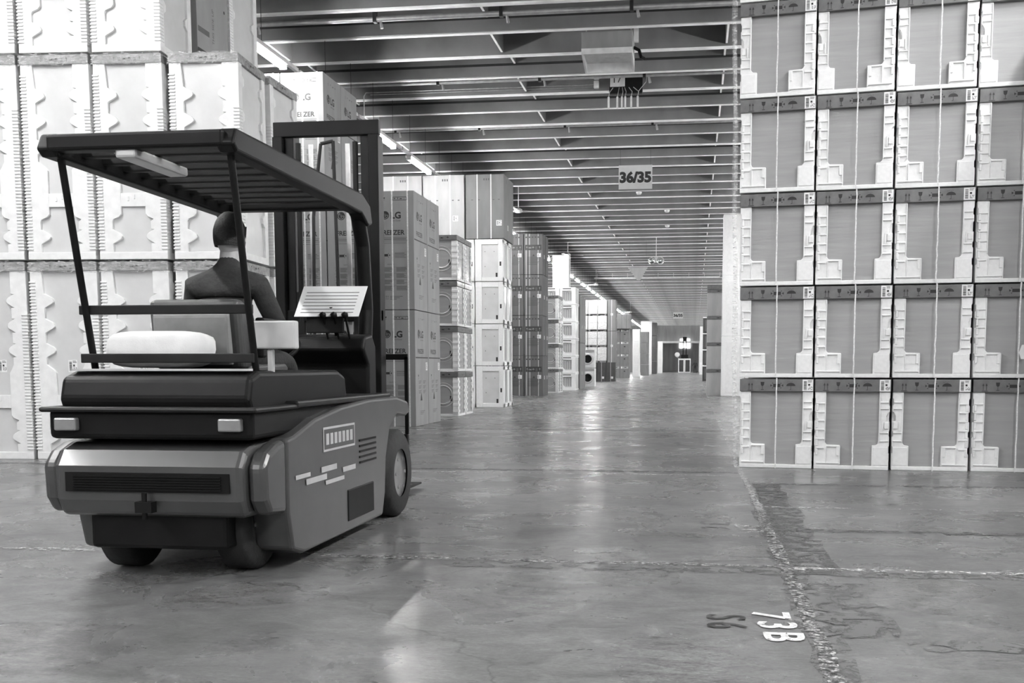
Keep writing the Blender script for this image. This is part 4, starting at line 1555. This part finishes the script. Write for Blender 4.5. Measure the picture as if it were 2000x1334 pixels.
    for s_ in (-1, 1):
        a, b = sorted((s_ * 0.38, s_ * 0.47))
        rf.poly([(-0.02, 1.97), (0.02, 2.045), (1.80, 2.045), (1.96, 1.99), (2.0, 1.88), (1.92, 1.86), (1.78, 1.92), (0.02, 1.94)], a, b, 'YZ')
    rf.box(-0.42, 0.42, -0.02, 0.07, 1.96, 2.035).box(-0.42, 0.42, 1.78, 1.88, 1.95, 2.03)
    rf = rf.build('roof_frame', TBLACK, r, 0.015, 3)
    for i in range(9):
        y = 0.20 + 0.178 * i
        MB().box(-0.40, 0.40, y, y + 0.05, 1.97, 2.03).build('roof_bar', TDARK, r, 0.008)
    wl_ = MB()
    wl_.box(-0.10, 0.0, 0.0, 0.50, 1.925, 1.97)
    wl_.build('roof_light', METALL, r, 0.012)
    for z in (1.265, 1.035):
        MB().box(-0.45, 0.42, 0.235, 0.262, z - 0.022, z + 0.022).build('rear_rail', TDARK, r, 0.004)
    # mast
    for s_ in (-1, 1):
        m = MB()
        a, b = sorted((s_ * 0.30, s_ * 0.37))
        m.box(a, b, 2.46, 2.58, 0.10, 2.54)
        m.build('outer_rail', TBLACK, r, 0.006)
        m = MB()
        a, b = sorted((s_ * 0.235, s_ * 0.295))
        m.box(a, b, 2.50, 2.62, 0.14, 2.62)
        m.build('inner_rail', TDARK, r, 0.006)
        m = MB().tube((s_ * 0.20, 2.50, 0.2), (s_ * 0.20, 2.50, 1.5), 0.03).tube((s_ * 0.20, 2.50, 1.5), (s_ * 0.20, 2.50, 2.5), 0.018)
        m.build('lift_cylinder', TDARK, r)
        m = MB().box(s_ * 0.13 - 0.015, s_ * 0.13 + 0.015, 2.545, 2.555, 0.5, 2.5)
        m.build('chain', GALV, r)
        m = MB().tube((s_ * 0.26, 2.02, 0.78), (s_ * 0.30, 2.48, 1.0), 0.028)
        m.build('tilt_cylinder', TDARK, r)
    for z0, z1, y in ((2.54, 2.64, 2.50), (1.30, 1.38, 2.50), (0.16, 0.26, 2.46)):
        MB().box(-0.37, 0.37, y - 0.02, y + 0.03, z0, z1).build('mast_crossbar', TBLACK, r, 0.006)
    MB().path([(-0.10, 2.46, 0.9), (-0.08, 2.44, 2.0), (-0.02, 2.44, 2.48), (0.06, 2.46, 2.50), (0.08, 2.47, 1.2)], 0.012).build('hose', RUBBER, r)
    # carriage, load backrest, forks
    m = MB()
    m.box(-0.50, 0.50, 2.64, 2.68, 0.14, 0.22).box(-0.50, 0.50, 2.64, 2.68, 0.44, 0.52)
    for s_ in (-1, 1):
        m.box(s_ * 0.26 - 0.03, s_ * 0.26 + 0.03, 2.60, 2.66, 0.14, 0.52)
    cr = m.build('carriage', TBLACK, r, 0.006)
    m = MB()
    for x in (-0.49, -0.25, 0.0, 0.25, 0.49):
        m.box(x - 0.012, x + 0.012, 2.65, 2.67, 0.52, 1.06)
    m.box(-0.50, 0.50, 2.65, 2.67, 1.04, 1.08)
    m.build('load_backrest', TBLACK, r)
    for s_ in (-1, 1):
        m = MB()
        m.poly([(2.68, 0.04), (2.68, 0.54), (2.72, 0.54), (2.73, 0.09), (3.80, 0.055), (3.80, 0.04)], s_ * 0.24 - 0.05, s_ * 0.24 + 0.05, 'YZ')
        m.build('fork', TDARK, r, 0.004)

    # wheels
    def wheel(x, y, rad, wid, name='wheel'):
        h = wid / 2
        w = MB().lathe((x - h, y, rad), (1, 0, 0), [(0, rad * 0.55), (0.0, rad * 0.9), (wid * 0.12, rad), (wid * 0.88, rad), (wid, rad * 0.9), (wid, rad * 0.55)], 36)
        wo = w.build(name, RUBBER, r)
        hb = MB().lathe((x - h + 0.01, y, rad), (1, 0, 0), [(0.02, 0.001), (0.0, rad * 0.2), (0.02, rad * 0.5), (0.0, rad * 0.56), (wid - 0.02, rad * 0.56), (wid - 0.04, rad * 0.5), (wid - 0.02, rad * 0.2), (wid - 0.02, 0.001)], 24)
        for i in range(6):
            a = i * PI / 3
            for xx in (x - h, x + h - 0.005):
                hb.tube((xx, y + rad * 0.36 * math.cos(a), rad + rad * 0.36 * math.sin(a)), (xx + 0.005, y + rad * 0.36 * math.cos(a), rad + rad * 0.36 * math.sin(a)), 0.012, None, 6)
        hb.build('hub', METAL, wo)
    for s_ in (-1, 1):
        wheel(s_ * 0.455, 2.26, 0.29, 0.20)
        wheel(s_ * 0.30, 0.40, 0.23, 0.16)
    MB().box(-0.34, 0.34, 0.08, 0.62, 0.14, 0.33).build('rear_axle', TBLACK, r, 0.02)
    mr = MB().path([(0.50, 1.78, 2.0), (0.66, 1.80, 1.92)], 0.008)
    mr.box(0.62, 0.72, 1.79, 1.81, 1.82, 1.96)
    return r


fk = make_forklift()
tag(fk, 'dark grey forklift with overhead guard driving up the aisle on the left', 'forklift')
bg = MB()
vs = []
rnd = random.Random(12)
nu, nv = 24, 12
for j in range(nv + 1):
    t = PI * j / nv
    for i in range(nu):
        a = 2 * PI * i / nu
        sx_ = math.copysign(abs(math.cos(a)) ** 0.55, math.cos(a))
        sy_ = math.copysign(abs(math.sin(a)) ** 0.55, math.sin(a))
        rr = math.sin(t) ** 0.45
        k = 1 + rnd.uniform(-0.03, 0.03)
        vs.append((0.26 * sx_ * rr * k, 0.11 * sy_ * rr * k, 0.09 - 0.09 * math.copysign(abs(math.cos(t)) ** 0.6, math.cos(t))))
bg.add(vs, [(j * nu + i, j * nu + (i + 1) % nu, (j + 1) * nu + (i + 1) % nu, (j + 1) * nu + i) for j in range(nv) for i in range(nu)], 0, True)
bg = bg.build('white_bag', FOAM2, None, loc=(-2.58, 4.86, 0.988))
tag(bg, 'white rounded bag lying on the black hood behind the forklift seat', 'bag')


# ------------------------------------------------------------------ people
def skin_chain(name, nodes, edges, m, parent, sub=2, root=0):
    """nodes: (x, y, z, rx, ry)"""
    me = bpy.data.meshes.new(name)
    me.from_pydata([n_[:3] for n_ in nodes], edges, [])
    me.materials.append(m)
    o = bpy.data.objects.new(name, me)
    COL.objects.link(o)
    o.parent = parent
    sk = o.modifiers.new('skin', 'SKIN')
    sk.use_smooth_shade = True
    for i, n_ in enumerate(nodes):
        me.skin_vertices[0].data[i].radius = (n_[3], n_[4] if len(n_) > 4 else n_[3])
        me.skin_vertices[0].data[i].use_root = (i == root)
    sb = o.modifiers.new('smooth', 'SUBSURF')
    sb.levels = sb.render_levels = sub
    return o


def head_mesh(c, rx, ry, rz, yaw=0.0):
    """skull with brow, nose, lips, chin and ears; faces +Y before turning"""
    m = MB()
    nu, nv = 40, 32
    vs = []
    for j in range(nv + 1):
        t = PI * j / nv
        for i in range(nu):
            a = 2 * PI * i / nu
            x, y, z = math.sin(t) * math.cos(a), math.sin(t) * math.sin(a), math.cos(t)
            fr_ = max(0.0, y)
            X, Y, Z = x, y, z
            if z < 0:
                X *= 1 - 0.30 * (-z) ** 1.3
                Y *= 1 - 0.10 * (-z)
            g = math.exp(-((x / 0.16) ** 2)) * fr_
            Y += 0.20 * g * math.exp(-(((z + 0.22) / 0.14) ** 2)) + 0.07 * g * math.exp(-(((z + 0.02) / 0.20) ** 2))
            Y += 0.06 * fr_ * math.exp(-((x / 0.24) ** 2)) * math.exp(-(((z + 0.52) / 0.07) ** 2))
            Y += 0.10 * fr_ * math.exp(-((x / 0.26) ** 2)) * math.exp(-(((z + 0.85) / 0.13) ** 2))
            for s_ in (-1, 1):
                Y -= 0.10 * fr_ * math.exp(-(((x - s_ * 0.34) / 0.15) ** 2)) * math.exp(-(((z - 0.0) / 0.10) ** 2))
                X += s_ * 0.16 * math.exp(-(((z + 0.12) / 0.20) ** 2)) * math.exp(-(((y + 0.05) / 0.14) ** 2)) * max(0, s_ * x) ** 6
            Y += 0.05 * fr_ * math.exp(-(((z - 0.17) / 0.08) ** 2))
            c_, s2 = math.cos(yaw), math.sin(yaw)
            X, Y = X * rx, Y * ry
            vs.append((c[0] + X * c_ - Y * s2, c[1] + X * s2 + Y * c_, c[2] + Z * rz))
    m.add(vs, [(j * nu + i, (j + 1) * nu + i, (j + 1) * nu + (i + 1) % nu, j * nu + (i + 1) % nu) for j in range(nv) for i in range(nu)], 0, True)
    return m


def hand(parent, wrist, fwd, side, curl, m=None):
    """palm plus four fingers of unequal length and a thumb, as one skinned body; fingers bend towards curl"""
    f, s_, c = Vector(fwd).normalized(), Vector(side).normalized(), Vector(curl).normalized()
    w = Vector(wrist)
    N, Ed = [], []

    def nd(p, r_, r2=None):
        N.append((p.x, p.y, p.z, r_, r2 or r_))
        return len(N) - 1
    a = nd(w, 0.024, 0.024)
    b = nd(w + f * 0.04, 0.026, 0.020)
    Ed.append((a, b))
    for i, (off, L_) in enumerate(((-0.030, 0.062), (-0.010, 0.075), (0.011, 0.080), (0.032, 0.070))):
        k = nd(w + f * 0.085 + s_ * off, 0.0105)
        Ed.append((b, k))
        d = (f + c * 0.5).normalized()
        p = w + f * 0.085 + s_ * off + d * L_ * 0.42
        k2 = nd(p, 0.0088)
        d = (f * 0.25 + c).normalized()
        p = p + d * L_ * 0.34
        k3 = nd(p, 0.0082)
        d = (-f * 0.6 + c * 0.7).normalized()
        k4 = nd(p + d * L_ * 0.26, 0.0070)
        Ed += [(k, k2), (k2, k3), (k3, k4)]
    t1 = nd(w + f * 0.035 + s_ * 0.035 + c * 0.012, 0.012)
    t2 = nd(w + f * 0.062 + s_ * 0.048 + c * 0.035, 0.0105)
    t3 = nd(w + f * 0.082 + s_ * 0.040 + c * 0.055, 0.0085)
    Ed += [(b, t1), (t1, t2), (t2, t3)]
    return skin_chain('hand', N, Ed, m or SKIN, parent, 2)


def driver():
    r = empty('person', (-2.47, 5.38, 0.945))
    # local: seat top at z 0, facing +Y
    N = [(0, 0.0, 0.10, 0.155, 0.13), (0, -0.03, 0.26, 0.150, 0.115), (0, -0.03, 0.40, 0.175, 0.12), (0, 0.0, 0.50, 0.125, 0.095), (0, 0.02, 0.575, 0.058, 0.058), (0, 0.035, 0.65, 0.055, 0.055),
         (-0.175, 0.0, 0.47, 0.072, 0.072), (-0.235, 0.06, 0.30, 0.055, 0.055), (-0.20, 0.26, 0.20, 0.045, 0.045), (-0.12, 0.50, 0.22, 0.034, 0.034),
         (0.175, 0.0, 0.47, 0.072, 0.072), (0.235, 0.06, 0.30, 0.055, 0.055), (0.22, 0.26, 0.20, 0.045, 0.045), (0.135, 0.50, 0.22, 0.034, 0.034),
         (-0.10, 0.08, 0.085, 0.095, 0.085), (-0.13, 0.46, 0.075, 0.072, 0.068), (-0.14, 0.58, -0.22, 0.052, 0.055), (-0.14, 0.60, -0.38, 0.042, 0.045),
         (0.10, 0.08, 0.085, 0.095, 0.085), (0.13, 0.46, 0.075, 0.072, 0.068), (0.14, 0.58, -0.22, 0.052, 0.055), (0.14, 0.60, -0.38, 0.042, 0.045)]
    Ed = [(0, 1), (1, 2), (2, 3), (3, 4), (4, 5), (3, 6), (6, 7), (7, 8), (8, 9), (3, 10), (10, 11), (11, 12), (12, 13), (0, 14), (14, 15), (15, 16), (16, 17), (0, 18), (18, 19), (19, 20), (20, 21)]
    skin_chain('body', N, Ed, CLOTH, r, 2)
    MB().tube((0, 0.02, 0.55), (0, 0.04, 0.66), 0.054, 0.05, 20).build('neck', SKIN, r)
    head_mesh((0, 0.055, 0.735), 0.076, 0.098, 0.120, 0.08).build('head', SKIN, r)
    h = MB()
    nu, nv = 32, 18
    vs = []
    rnd = random.Random(2)
    for j in range(nv + 1):
        t = PI * 0.64 * j / nv
        for i in range(nu):
            a = 2 * PI * i / nu
            x, y, z = math.sin(t) * math.cos(a), math.sin(t) * math.sin(a), math.cos(t)
            if y > 0.25:
                z = max(z, 0.42)
            k = 1.09 + rnd.uniform(0, 0.015)
            vs.append((x * 0.076 * k, 0.048 + y * 0.098 * k, 0.742 + z * 0.120 * k))
    h.add(vs, [(j * nu + i, (j + 1) * nu + i, (j + 1) * nu + (i + 1) % nu, j * nu + (i + 1) % nu) for j in range(nv) for i in range(nu)], 0, True)
    h.build('hair', HAIR, r)
    hand(r, (-0.12, 0.51, 0.22), (0.3, 1, -0.05), (1, -0.3, 0.2), (0, 0.3, -1))
    hand(r, (0.135, 0.51, 0.22), (-0.3, 1, -0.05), (-1, -0.3, 0.2), (0, 0.3, -1))
    for s_ in (-1, 1):
        sh_ = MB()
        sh_.poly([(0.54, -0.465), (0.80, -0.465), (0.82, -0.44), (0.78, -0.41), (0.66, -0.38), (0.55, -0.37)], s_ * 0.14 - 0.045, s_ * 0.14 + 0.045, 'YZ')
        sh_.build('shoe', TBLACK, r, 0.02, 3)
    return r


drv = driver()
for q_ in drv.children:
    pass
tag(drv, 'forklift driver in dark clothes, seated with both hands on the wheel', 'person')


def walker():
    r = empty('person', (-0.25, 150.0, 0.0))
    N = [(0, 0, 0.98, 0.15, 0.12), (0, 0, 1.2, 0.14, 0.11), (0, 0, 1.40, 0.18, 0.12), (0, 0, 1.55, 0.06, 0.06),
         (-0.2, 0, 1.40, 0.06, 0.06), (-0.28, 0.05, 1.12, 0.05, 0.05), (-0.42, 0.1, 0.98, 0.04, 0.04),
         (0.2, 0, 1.40, 0.06, 0.06), (0.25, 0, 1.10, 0.05, 0.05), (0.26, 0.05, 0.86, 0.04, 0.04),
         (-0.09, 0, 0.90, 0.10, 0.09), (-0.13, 0.08, 0.50, 0.07, 0.07), (-0.16, 0.0, 0.09, 0.05, 0.05),
         (0.09, 0, 0.90, 0.10, 0.09), (0.12, -0.02, 0.50, 0.07, 0.07), (0.14, -0.10, 0.09, 0.05, 0.05)]
    Ed = [(0, 1), (1, 2), (2, 3), (2, 4), (4, 5), (5, 6), (2, 7), (7, 8), (8, 9), (0, 10), (10, 11), (11, 12), (0, 13), (13, 14), (14, 15)]
    skin_chain('body', N, Ed, CLOTH, r, 1)
    head_mesh((0, 0.0, 1.68), 0.08, 0.10, 0.125, 2.6).build('head', HAIR, r)
    for x, y in ((-0.16, 0.0), (0.14, -0.10)):
        MB().box(x - 0.05, x + 0.05, y - 0.10, y + 0.17, 0.0, 0.09).build('shoe', TBLACK, r, 0.02)
    return r


wk = walker()
wk.location = (0.18, 150.0, 0)
tag(wk, 'person in dark clothes standing far away by the open doorway', 'person')


# a second truck with a tall load, far away in front of the doorway
def far_truck():
    r = empty('forklift', (-1.35, 152.0, 0))
    MB().box(-0.6, 0.6, 1.3, 2.9, 0.25, 1.0).build('body', METALL, r, 0.05)
    MB().box(-0.55, 0.55, 1.4, 2.6, 2.05, 2.15).box(-0.55, -0.5, 1.4, 1.5, 1.0, 2.1).box(0.5, 0.55, 1.4, 1.5, 1.0, 2.1).box(-0.55, -0.5, 2.5, 2.6, 1.0, 2.1).box(0.5, 0.55, 2.5, 2.6, 1.0, 2.1).build('overhead_guard', TBLACK, r)
    m = MB()
    for s_ in (-1, 1):
        m.box(s_ * 0.22 - 0.06, s_ * 0.22 + 0.06, 1.05, 1.2, 0.1, 4.6)
    m.box(-0.28, 0.28, 1.05, 1.2, 4.5, 5.1)
    m.build('mast', TBLACK, r)
    MB().box(-0.5, 0.5, 1.1, 1.3, 2.15, 2.55).build('carriage', TBLACK, r)
    MB().lathe((-1.05, 1.2, 2.55), (0, -1, 0), [(0, 0.35), (0.05, 0.36), (0.08, 0.30), (0.06, 0.05), (0.08, 0.0)], 20).tube((-1.05, 1.2, 2.2), (-0.7, 1.3, 1.9), 0.03).build('mirror', METALL, r)
    for s_ in (-1, 1):
        w = MB().lathe((s_ * 0.5 - 0.1, 1.5, 0.3), (1, 0, 0), [(0, 0.05), (0, 0.28), (0.03, 0.3), (0.17, 0.3), (0.2, 0.28), (0.2, 0.05)], 20)
        w.build('wheel', RUBBER, r)
    return r


ft = far_truck()
tag(ft, 'small forklift far away in front of the doorway, carrying two tall packs', 'forklift')
lp = make_plain_tall('packed_fridge', 0.86, 0.85, 2.0, FOAM, BLACKC)
for i in range(2):
    o = lp if i == 0 else copy_tree(lp)
    o.location = (-1.35 - 0.45 + 0.9 * i, 152.5, 0.0)
    tag(o, ('left', 'right')[i] + '-hand of two tall white-edged packs carried by the far forklift', 'packed appliance', 'packs on the far forklift')


# ------------------------------------------------------------------ things on the ceiling
def sign(y, w, h, zc, xc, label):
    r = empty('hanging_sign', (xc, y, zc))
    MB().box(-w / 2, w / 2, -0.01, 0.01, -h / 2, h / 2).build('board', PAPER_S, r)
    t = MB()
    vs, fs, tw_ = text2d('36/35', 0.055)
    k = 0.43 * h / 0.73
    xs = w * 0.95 / (tw_ * k)
    t.flat([((a * k) * xs - w * 0.475, b * k) for a, b in vs], fs, (0, -0.0125, -0.205 * h), FX, FZ)
    t.build('number', INK, r)
    q = MB()
    for s_ in (-1, 1):
        q.tube((s_ * w * 0.45, 0, h / 2), (s_ * w * 0.45, 0, ZB + 0.6 - zc), 0.004, None, 4, 0, False)
    q.build('wire', TDARK, r)
    tag(r, label, 'sign', 'hanging bay signs')


PAPER_S = mat('sign_white', 0.55, 0.6, 0.02)
sign(29.9, 0.93, 0.65, 6.22, -1.68, 'nearer white 36/35 sign hanging from the ceiling over the aisle')
sign(104.0, 0.93, 0.62, 5.87, -1.59, 'far small white 36/35 sign hanging down the aisle')


for q_ in list(lamp0.children):
    bpy.data.objects.remove(q_)
bpy.data.objects.remove(lamp0)


def heater():
    r = empty('air_heater', (-1.63, 19.80, 6.70))
    w = 0.92
    m = MB()
    m.poly([(-0.28, -0.02), (0.42, -0.02), (0.42, 0.30), (-0.28, 0.30)], -w / 2, w / 2, 'YZ')
    m.build('casing', CARDM, r, 0.01)
    f = MB()
    for s_ in (-1, 1):
        a, b = sorted((s_ * w / 2, s_ * (w / 2 - 0.03)))
        f.poly([(-0.30, -0.02), (0.44, -0.02), (0.40, -0.24), (-0.26, -0.10)], a, b, 'YZ')
    f.box(-w / 2, w / 2, -0.30, -0.28, -0.10, 0.0).box(-w / 2, w / 2, 0.41, 0.44, -0.24, 0.0)
    f.build('frame', METALL, r)
    for x in (-w / 2 + 0.05, w / 2 - 0.05):
        MB().tube((x, 0.1, 0.29), (x, 0.1, 0.93), 0.012).build('hanger', METAL, r)
    for i in range(5):
        y = -0.2 + i * 0.13
        MB().add([(-w / 2 + 0.03, y, -0.03), (w / 2 - 0.03, y, -0.03), (w / 2 - 0.03, y + 0.10, -0.075), (-w / 2 + 0.03, y + 0.10, -0.075),
                  (-w / 2 + 0.03, y, -0.022), (w / 2 - 0.03, y, -0.022), (w / 2 - 0.03, y + 0.10, -0.067), (-w / 2 + 0.03, y + 0.10, -0.067)],
                 [(0, 1, 2, 3), (7, 6, 5, 4), (0, 4, 5, 1), (1, 5, 6, 2), (2, 6, 7, 3), (3, 7, 4, 0)]).build('louvre', METALL, r)
    MB().path([(w / 2, 0.1, 0.1), (w / 2 + 0.10, 0.1, 0.05), (w / 2 + 0.14, 0.0, -0.1), (w / 2 + 0.2, 0.05, -0.12)], 0.03).box(w / 2 + 0.02, w / 2 + 0.10, -0.2, -0.1, 0.12, 0.4, 1).build('valve', [TBLACK, METALL], r)
    tag(r, 'grey louvred air heater box fixed under the ceiling ribs', 'heater')


heater()


def junction():
    r = empty('junction_box', (-1.60, 23.46, 6.90))
    MB().box(-0.30, 0.42, -0.02, 0.12, -0.02, 0.44).build('back_box', TBLACK, r, 0.01)
    p = MB().box(-0.28, 0.04, -0.05, -0.02, 0.12, 0.44)
    pl = p.build('number_plate', METALL, r)
    t = MB()
    put_text(t, '17', (-0.20, -0.053, 0.20), FX, FZ, 0.16, 0.0)
    t.build('number', INK, pl)
    for i, x in enumerate((-0.31, -0.12, -0.02, 0.05, 0.18, 0.32)):
        MB().tube((x, -0.06, -0.10), (x, -0.06, -0.34), 0.022, None, 12, 0).path([(x, -0.06, -0.10), (x + 0.02, -0.05, 0.0), (x * 0.7, -0.03, 0.10)], 0.008, 6, 1).build('cable_tube', [METALL, GALV], r)
    MB().path([(0.33, -0.05, 0.0), (0.5, -0.05, 0.2), (0.52, -0.03, 0.36), (0.3, -0.02, 0.42)], 0.008).build('cable', GALV, r)
    tag(r, 'black junction box with number 17 plate and six hanging tubes', 'electrical box')
    s = empty('switch_box', (-2.18, 23.50, 7.0))
    MB().box(-0.06, 0.05, -0.05, 0.05, 0.02, 0.17).box(-0.06, 0.05, -0.05, 0.05, 0.20, 0.36).build('housing', METALL, s, 0.01)
    MB().path([(-0.06, 0, 0.10), (-5.2, 0, 0.10), (-5.25, 0, 0.02), (-5.25, 0, -1.0)], 0.012).path([(-0.06, 0, 0.05), (-5.1, 0, 0.05)], 0.008).build('conduit', GALV, s)
    tag(s, 'pair of pale switch boxes with a long conduit running left', 'electrical box')


junction()


def hang_pipe(y, x0, x1, z, rr, label, step=2.2):
    r = empty('ceiling_pipe', (0, y, z))
    MB().tube((x0, 0, 0), (x1, 0, 0), rr, None, 12).build('pipe', METAL, r)
    x = x0 + 0.9
    while x < x1:
        MB().box(x - 0.03, x + 0.03, -rr - 0.01, rr + 0.01, -rr - 0.015, rr + 0.22).tube((x + 0.09, 0, -0.02), (x + 0.12, 0, -0.16), 0.02, 0.028, 8, 1).build('pipe_clip', [TDARK, METAL], r)
        x += step
    tag(r, label, 'pipe', 'sprinkler pipes')


hang_pipe(18.1, -8.6, 3.0, 6.92, 0.045, 'nearest steel sprinkler pipe with clips, under the first lit rib')
hang_pipe(22.6, -8.6, 3.0, 7.02, 0.035, 'second sprinkler pipe with clips, in line with the junction box')
hang_pipe(27.0, -8.6, 3.0, 7.02, 0.035, 'third sprinkler pipe with clips, between the heater and the sign')


def fan(x, y, z, rz, label):
    r = empty('ceiling_fan', (x, y, z), rz)
    MB().tube((0, 0, 0.05), (0, 0, 7.5 - z), 0.012, None, 8).build('rod', METALL, r)
    MB().lathe((0, 0, -0.06), (0, 0, 1), [(0, 0.001), (0.0, 0.10), (0.04, 0.14), (0.12, 0.12), (0.16, 0.03)], 20).build('motor', METALL, r)
    for i in range(3):
        a = i * 2 * PI / 3
        c_, s_ = math.cos(a), math.sin(a)
        P = [(0.12, -0.05, 0.0), (0.75, -0.075, -0.01), (0.78, 0.06, 0.015), (0.12, 0.05, 0.015)]
        vs = [(p[0] * c_ - p[1] * s_, p[0] * s_ + p[1] * c_, p[2]) for p in P] + [(p[0] * c_ - p[1] * s_, p[0] * s_ + p[1] * c_, p[2] + 0.01) for p in P]
        MB().add(vs, [(3, 2, 1, 0), (4, 5, 6, 7), (0, 1, 5, 4), (1, 2, 6, 5), (2, 3, 7, 6), (3, 0, 4, 7)]).build('blade', METALL, r)
    tag(r, label, 'ceiling fan', 'three-blade ceiling fans')


fan(-6.0, 36.0, 6.25, 0.4, 'white ceiling fan nearest, beside the tall grey cartons')
fan(-6.15, 51.5, 6.35, 0.3, 'white ceiling fan second away, above the dark printed cartons')
fan(-6.2, 67, 6.1, 0.5, 'white ceiling fan third away, right of the row of strip lights')
fan(-6.0, 100, 6.0, 0.2, 'white ceiling fan farthest away, near the end of the lights')


def emergency():
    r = empty('spotlight_pair', (-1.85, 51.0, 5.98))
    for s_ in (-1, 1):
        MB().lathe((s_ * 0.20, 0, 0.0), (s_ * 0.15, -1, -0.1), [(-0.12, 0.04), (-0.05, 0.15), (0.05, 0.18), (0.055, 0.17), (0.0, 0.10), (-0.02, 0.001)], 20).build('lamp_head', CHROME, r)
    MB().box(-0.10, 0.10, -0.05, 0.05, -0.08, 0.16).tube((0, 0, 0.16), (0, 0, 1.6), 0.015).build('bracket', METALL, r)
    tag(r, 'shiny twin spotlight hanging above the grey triangular pennant', 'lamp')
    p = empty('pennant', (-2.75, 51.575, 5.72))
    MB().poly([(-0.48, 0.0), (0.48, 0.0), (0.12, -0.60), (-0.02, -0.62)], -0.006, 0.006, 'XZ').build('cloth', CARDL, p)
    MB().tube((-0.4, 0, 0), (-0.4, 0, 1.25), 0.004, None, 4).tube((0.4, 0, 0), (0.4, 0, 1.25), 0.004, None, 4).build('wire', TDARK, p)
    tag(p, 'grey triangular pennant hanging from the ceiling beside the twin spotlight', 'pennant')


CHROME = mat('chrome', 0.8, 0.12, 0.02, metal=1.0)
emergency()
for x, y, lab in ((-1.95, 36.904, 'nearer round white smoke detector'), (-1.1, 41.305, 'round white smoke detector, second away'), (-1.2, 45.706, 'round white smoke detector, third away')):
    r = empty('smoke_detector', (x, y, 6.86))
    MB().lathe((0, 0, 0), (0, 0, 1), [(0, 0.001), (0, 0.07), (0.05, 0.10), (0.08, 0.10)], 20).build('housing', METALL, r)
    MB().tube((0, 0, 0.08), (0, 0, 0.115), 0.01).build('stem', METALL, r)
    tag(r, lab + ' under the ceiling', 'smoke detector', 'smoke detectors')
hp = empty('ceiling_pipe', (-3.0, 70.0, 6.75))
MB().tube((-3.6, 0, 0), (4.6, 0, 0), 0.05).build('pipe', METALL, hp)
for i in range(9):
    MB().tube((-3.4 + i, 0, 0), (-3.4 + i, 0, 0.6), 0.01, None, 6).build('pipe_clip', METALL, hp)
tag(hp, 'pale pipe crossing the aisle far beyond the twin spotlight', 'pipe')
